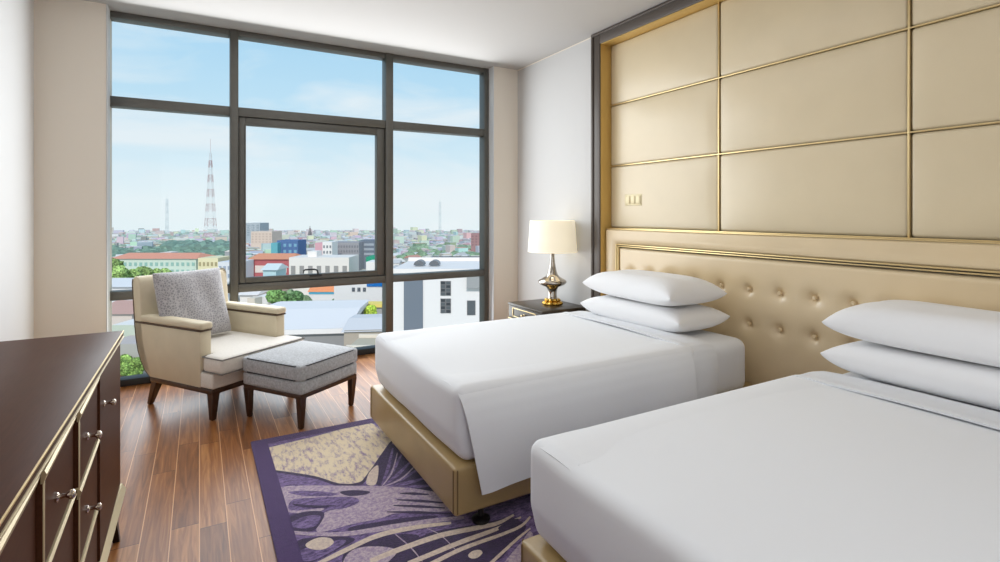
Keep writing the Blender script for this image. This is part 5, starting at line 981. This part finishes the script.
# uncountable far rooftops and tree belts
a = Blk()
for k in range(7000):
    u = rg.uniform(-150, 760); dep = 338+(rg.random()**.8)*557
    p = bear(u, dep); w, d, h = rg.uniform(3, 11), rg.uniform(4, 12), rg.uniform(2, 5) if rg.random() < .95 else rg.uniform(6, 10)
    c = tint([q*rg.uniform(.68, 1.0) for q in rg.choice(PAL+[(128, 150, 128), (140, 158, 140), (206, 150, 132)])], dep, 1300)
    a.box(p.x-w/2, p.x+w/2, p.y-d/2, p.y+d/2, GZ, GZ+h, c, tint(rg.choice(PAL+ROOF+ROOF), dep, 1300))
o = a.done('distant_rooftops'); tag(o, 'hazy mass of tiny rooftops running to the horizon', 'rooftops', kind='stuff')
bm = bmesh.new(); bm.loops.layers.float_color.new('Col')
def clump(u, dep, rad, hh, col):
    p = bear(u, dep)
    if dep < 345 and any((p.x-q[0])**2+(p.y-q[1])**2 < (rad+.7*q[2])**2 for q in spots): return
    t = bmesh.new(); bmesh.ops.create_icosphere(t, subdivisions=2, radius=1)
    sd = Vector((rg.uniform(0, 90), 0, 0))
    for v in t.verts: v.co = Vector((v.co.x*rad, v.co.y*rad, v.co.z*hh))*(1+.3*noise.noise(v.co*2.5+sd))+Vector((p.x, p.y, GZ+hh*.6))
    lc = t.loops.layers.float_color.new('Col')
    for f in t.faces:
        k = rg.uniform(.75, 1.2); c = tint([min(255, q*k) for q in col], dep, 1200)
        for l in f.loops: l[lc] = c
    absorb(bm, t)
for k in range(150): clump(rg.uniform(95, 232), rg.uniform(330, 420), rg.uniform(4, 8), rg.uniform(2.5, 5), (86, 132, 104))
for k in range(60): clump(rg.uniform(168, 232), rg.uniform(400, 440), rg.uniform(5, 9), rg.uniform(5, 7), (78, 124, 104))
for k in range(60): clump(rg.uniform(395, 480), rg.uniform(300, 470), rg.uniform(3, 7), rg.uniform(2.5, 4.5), (104, 146, 96))
for k in range(160): clump(rg.uniform(240, 480), rg.uniform(130, 335), rg.uniform(1.8, 3.6), rg.uniform(2.5, 4.5), (120, 158, 104))
for k in range(330): clump(rg.uniform(-60, 620), 300+(rg.random()**.8)*570, rg.uniform(3, 6), rg.uniform(2, 4), (112, 150, 120))
o = obj('tree_belt', bm, 'leaf', smooth=0); tag(o, 'hazy green belts of trees between the far rooftops', 'trees', kind='stuff')

# lattice tower and far masts
def mast(name, label, cat, u, vt, dep, wb, wt, rad, c1, c2, nb):
    p = bear(u, dep); H_ = hz(vt, dep)-GZ; bm = bmesh.new(); cl = bm.loops.layers.float_color.new('Col')
    def seg(a_, b_, r_, c):
        t = bmesh.new(); q = new(); tube(q, [a_, b_], r_, 5); me = bpy.data.meshes.new('x'); q.to_mesh(me); q.free(); t.from_mesh(me); bpy.data.meshes.remove(me)
        lc = t.loops.layers.float_color.new('Col')
        for f in t.faces:
            for l in f.loops: l[lc] = c
        absorb(bm, t)
    K = ((-1, -1), (1, -1), (1, 1), (-1, 1)); body = H_*.86
    for i in range(nb):
        z0, z1 = body*i/nb, body*(i+1)/nb; w0, w1 = wb+(wt-wb)*(i/nb)**.75, wb+(wt-wb)*((i+1)/nb)**.75
        c = c1 if i % 2 == 0 else c2
        for j in range(4):
            A = Vector((K[j][0]*w0, K[j][1]*w0, z0)); B = Vector((K[j][0]*w1, K[j][1]*w1, z1)); n_ = K[(j+1) % 4]
            C_ = Vector((n_[0]*w1, n_[1]*w1, z1)); D_ = Vector((n_[0]*w0, n_[1]*w0, z0))
            seg(A, B, rad, c); seg(A, C_, rad*.6, c); seg(D_, B, rad*.6, c); seg(B, C_, rad*.8, c)
    seg(Vector((0, 0, body)), Vector((0, 0, H_)), rad*.7, c1)
    o = tag(obj(name, bm, 'city', smooth=0), label, cat); o.location = (p.x, p.y, GZ); o.rotation_euler = (0, 0, .3)
    return o
mast('lattice_tower', 'tall red and white lattice tower in the left bay', 'tower', 210.5, 139, 640, 6.5, 1.0, .22, srgb(170, 146, 152), srgb(216, 228, 234), 12)  # red and white already paled by haze in the colours
mast('radio_mast', 'faint thin radio mast left of the lattice tower', 'mast', 167, 193, 760, 1.6, 1.2, .13, srgb(186, 206, 214), srgb(206, 224, 232), 10)  # this mast and the next are coloured as if seen through haze
mast('radio_mast', 'faint thin radio mast in the right bay', 'mast', 440, 196, 760, 1.5, 1.1, .11, srgb(190, 208, 216), srgb(206, 222, 228), 10)
mast('skyline_spire', 'small dark pointed spire on the skyline through the sash', 'spire', 310, 226, 600, 3.0, .4, .5, srgb(140, 140, 146), srgb(160, 158, 160), 4)


# ------------------------------------------------------------------ sky and light
wd = bpy.data.worlds.new('sky'); sc.world = wd; wd.use_nodes = True
nt = wd.node_tree; N = nt.nodes; bg = N['Background']
tc = N.new('ShaderNodeTexCoord'); sp = N.new('ShaderNodeSeparateXYZ'); nt.links.new(tc.outputs['Generated'], sp.inputs[0])
rp = N.new('ShaderNodeValToRGB'); nt.links.new(sp.outputs[2], rp.inputs['Fac']); cr = rp.color_ramp
cr.elements[0].position = 0; cr.elements[0].color = srgb(232, 246, 250)
cr.elements[1].position = .75; cr.elements[1].color = srgb(96, 172, 228)
for p, c in ((.02, (234, 247, 251)), (.09, (216, 239, 250)), (.2, (190, 227, 248)), (.36, (164, 214, 246))):
    e = cr.elements.new(p); e.color = srgb(*c)
mp = N.new('ShaderNodeMapping'); mp.inputs['Scale'].default_value = (2.0, 2.0, 7.0); mp.inputs['Rotation'].default_value = (0, radians(12), 0); nt.links.new(tc.outputs['Generated'], mp.inputs['Vector'])
nz = N.new('ShaderNodeTexNoise'); nz.inputs['Scale'].default_value = 1.7; nz.inputs['Detail'].default_value = 7; nz.inputs['Roughness'].default_value = .55; nz.inputs['Distortion'].default_value = .5
nt.links.new(mp.outputs['Vector'], nz.inputs['Vector'])
r2 = N.new('ShaderNodeValToRGB'); r2.color_ramp.elements[0].position = .46; r2.color_ramp.elements[1].position = .68
r2.color_ramp.elements[0].color = (0, 0, 0, 1); r2.color_ramp.elements[1].color = (.75, .75, .75, 1); nt.links.new(nz.outputs['Fac'], r2.inputs['Fac'])
mx = N.new('ShaderNodeMixRGB'); nt.links.new(r2.outputs['Color'], mx.inputs[0]); nt.links.new(rp.outputs['Color'], mx.inputs[1]); mx.inputs[2].default_value = srgb(238, 246, 250)
nt.links.new(mx.outputs['Color'], bg.inputs['Color']); bg.inputs['Strength'].default_value = 1.0

def area(name, loc, target, sx, sy, power, col=(1, 1, 1)):
    l = bpy.data.lights.new(name, 'AREA'); l.shape = 'RECTANGLE'; l.size = sx; l.size_y = sy; l.energy = power; l.color = col
    o = bpy.data.objects.new(name, l); COL.objects.link(o); o.location = loc
    d = Vector(target)-Vector(loc); o.rotation_euler = d.to_track_quat('-Z', 'Y').to_euler(); return o
s = bpy.data.lights.new('sun', 'SUN'); s.energy = 2.9; s.angle = radians(1); s.color = (1, .94, .86)
so = bpy.data.objects.new('sun', s); COL.objects.link(so); so.rotation_euler = Vector((.35, .75, -.62)).to_track_quat('-Z', 'Y').to_euler(); so.location = (0, -30, 40)
area('window_fill', (1.18, 5.43, 1.68), (1.18, 0, 1.35), 3.5, 3.0, 112, (.96, .985, 1))  # added lamp on the room side of the glass, boosts the daylight
area('ceiling_fill', (.9, .6, 3.2), (.9, .6, 0), 2.6, 2.6, 15, (.98, .99, 1))  # added overhead fill, no fitting on the ceiling; same for the next
area('ceiling_fill', (1.0, 3.2, 3.2), (1.0, 3.2, 0), 2.2, 2.0, 11, (.98, .99, 1))
area('back_fill', (.6, -1.5, 1.9), (1.8, 4, 1.2), 2.6, 1.6, 24, (.98, .99, 1))  # added fill lamp, unseen behind the camera
l = bpy.data.lights.new('lamp_bulb', 'POINT'); l.energy = .8; l.shadow_soft_size = .05; l.color = (1, .85, .62)
o = bpy.data.objects.new('lamp_bulb', l); COL.objects.link(o); o.location = (lx, ly, lz+.70)

sc.view_settings.view_transform = 'Standard'; sc.view_settings.look = 'None'
sc.view_settings.exposure = 0; sc.view_settings.gamma = 1
sc.cycles.max_bounces = 8; sc.cycles.diffuse_bounces = 5; sc.cycles.transparent_max_bounces = 12; sc.cycles.caustics_reflective = False
sc.cycles.use_denoising = True
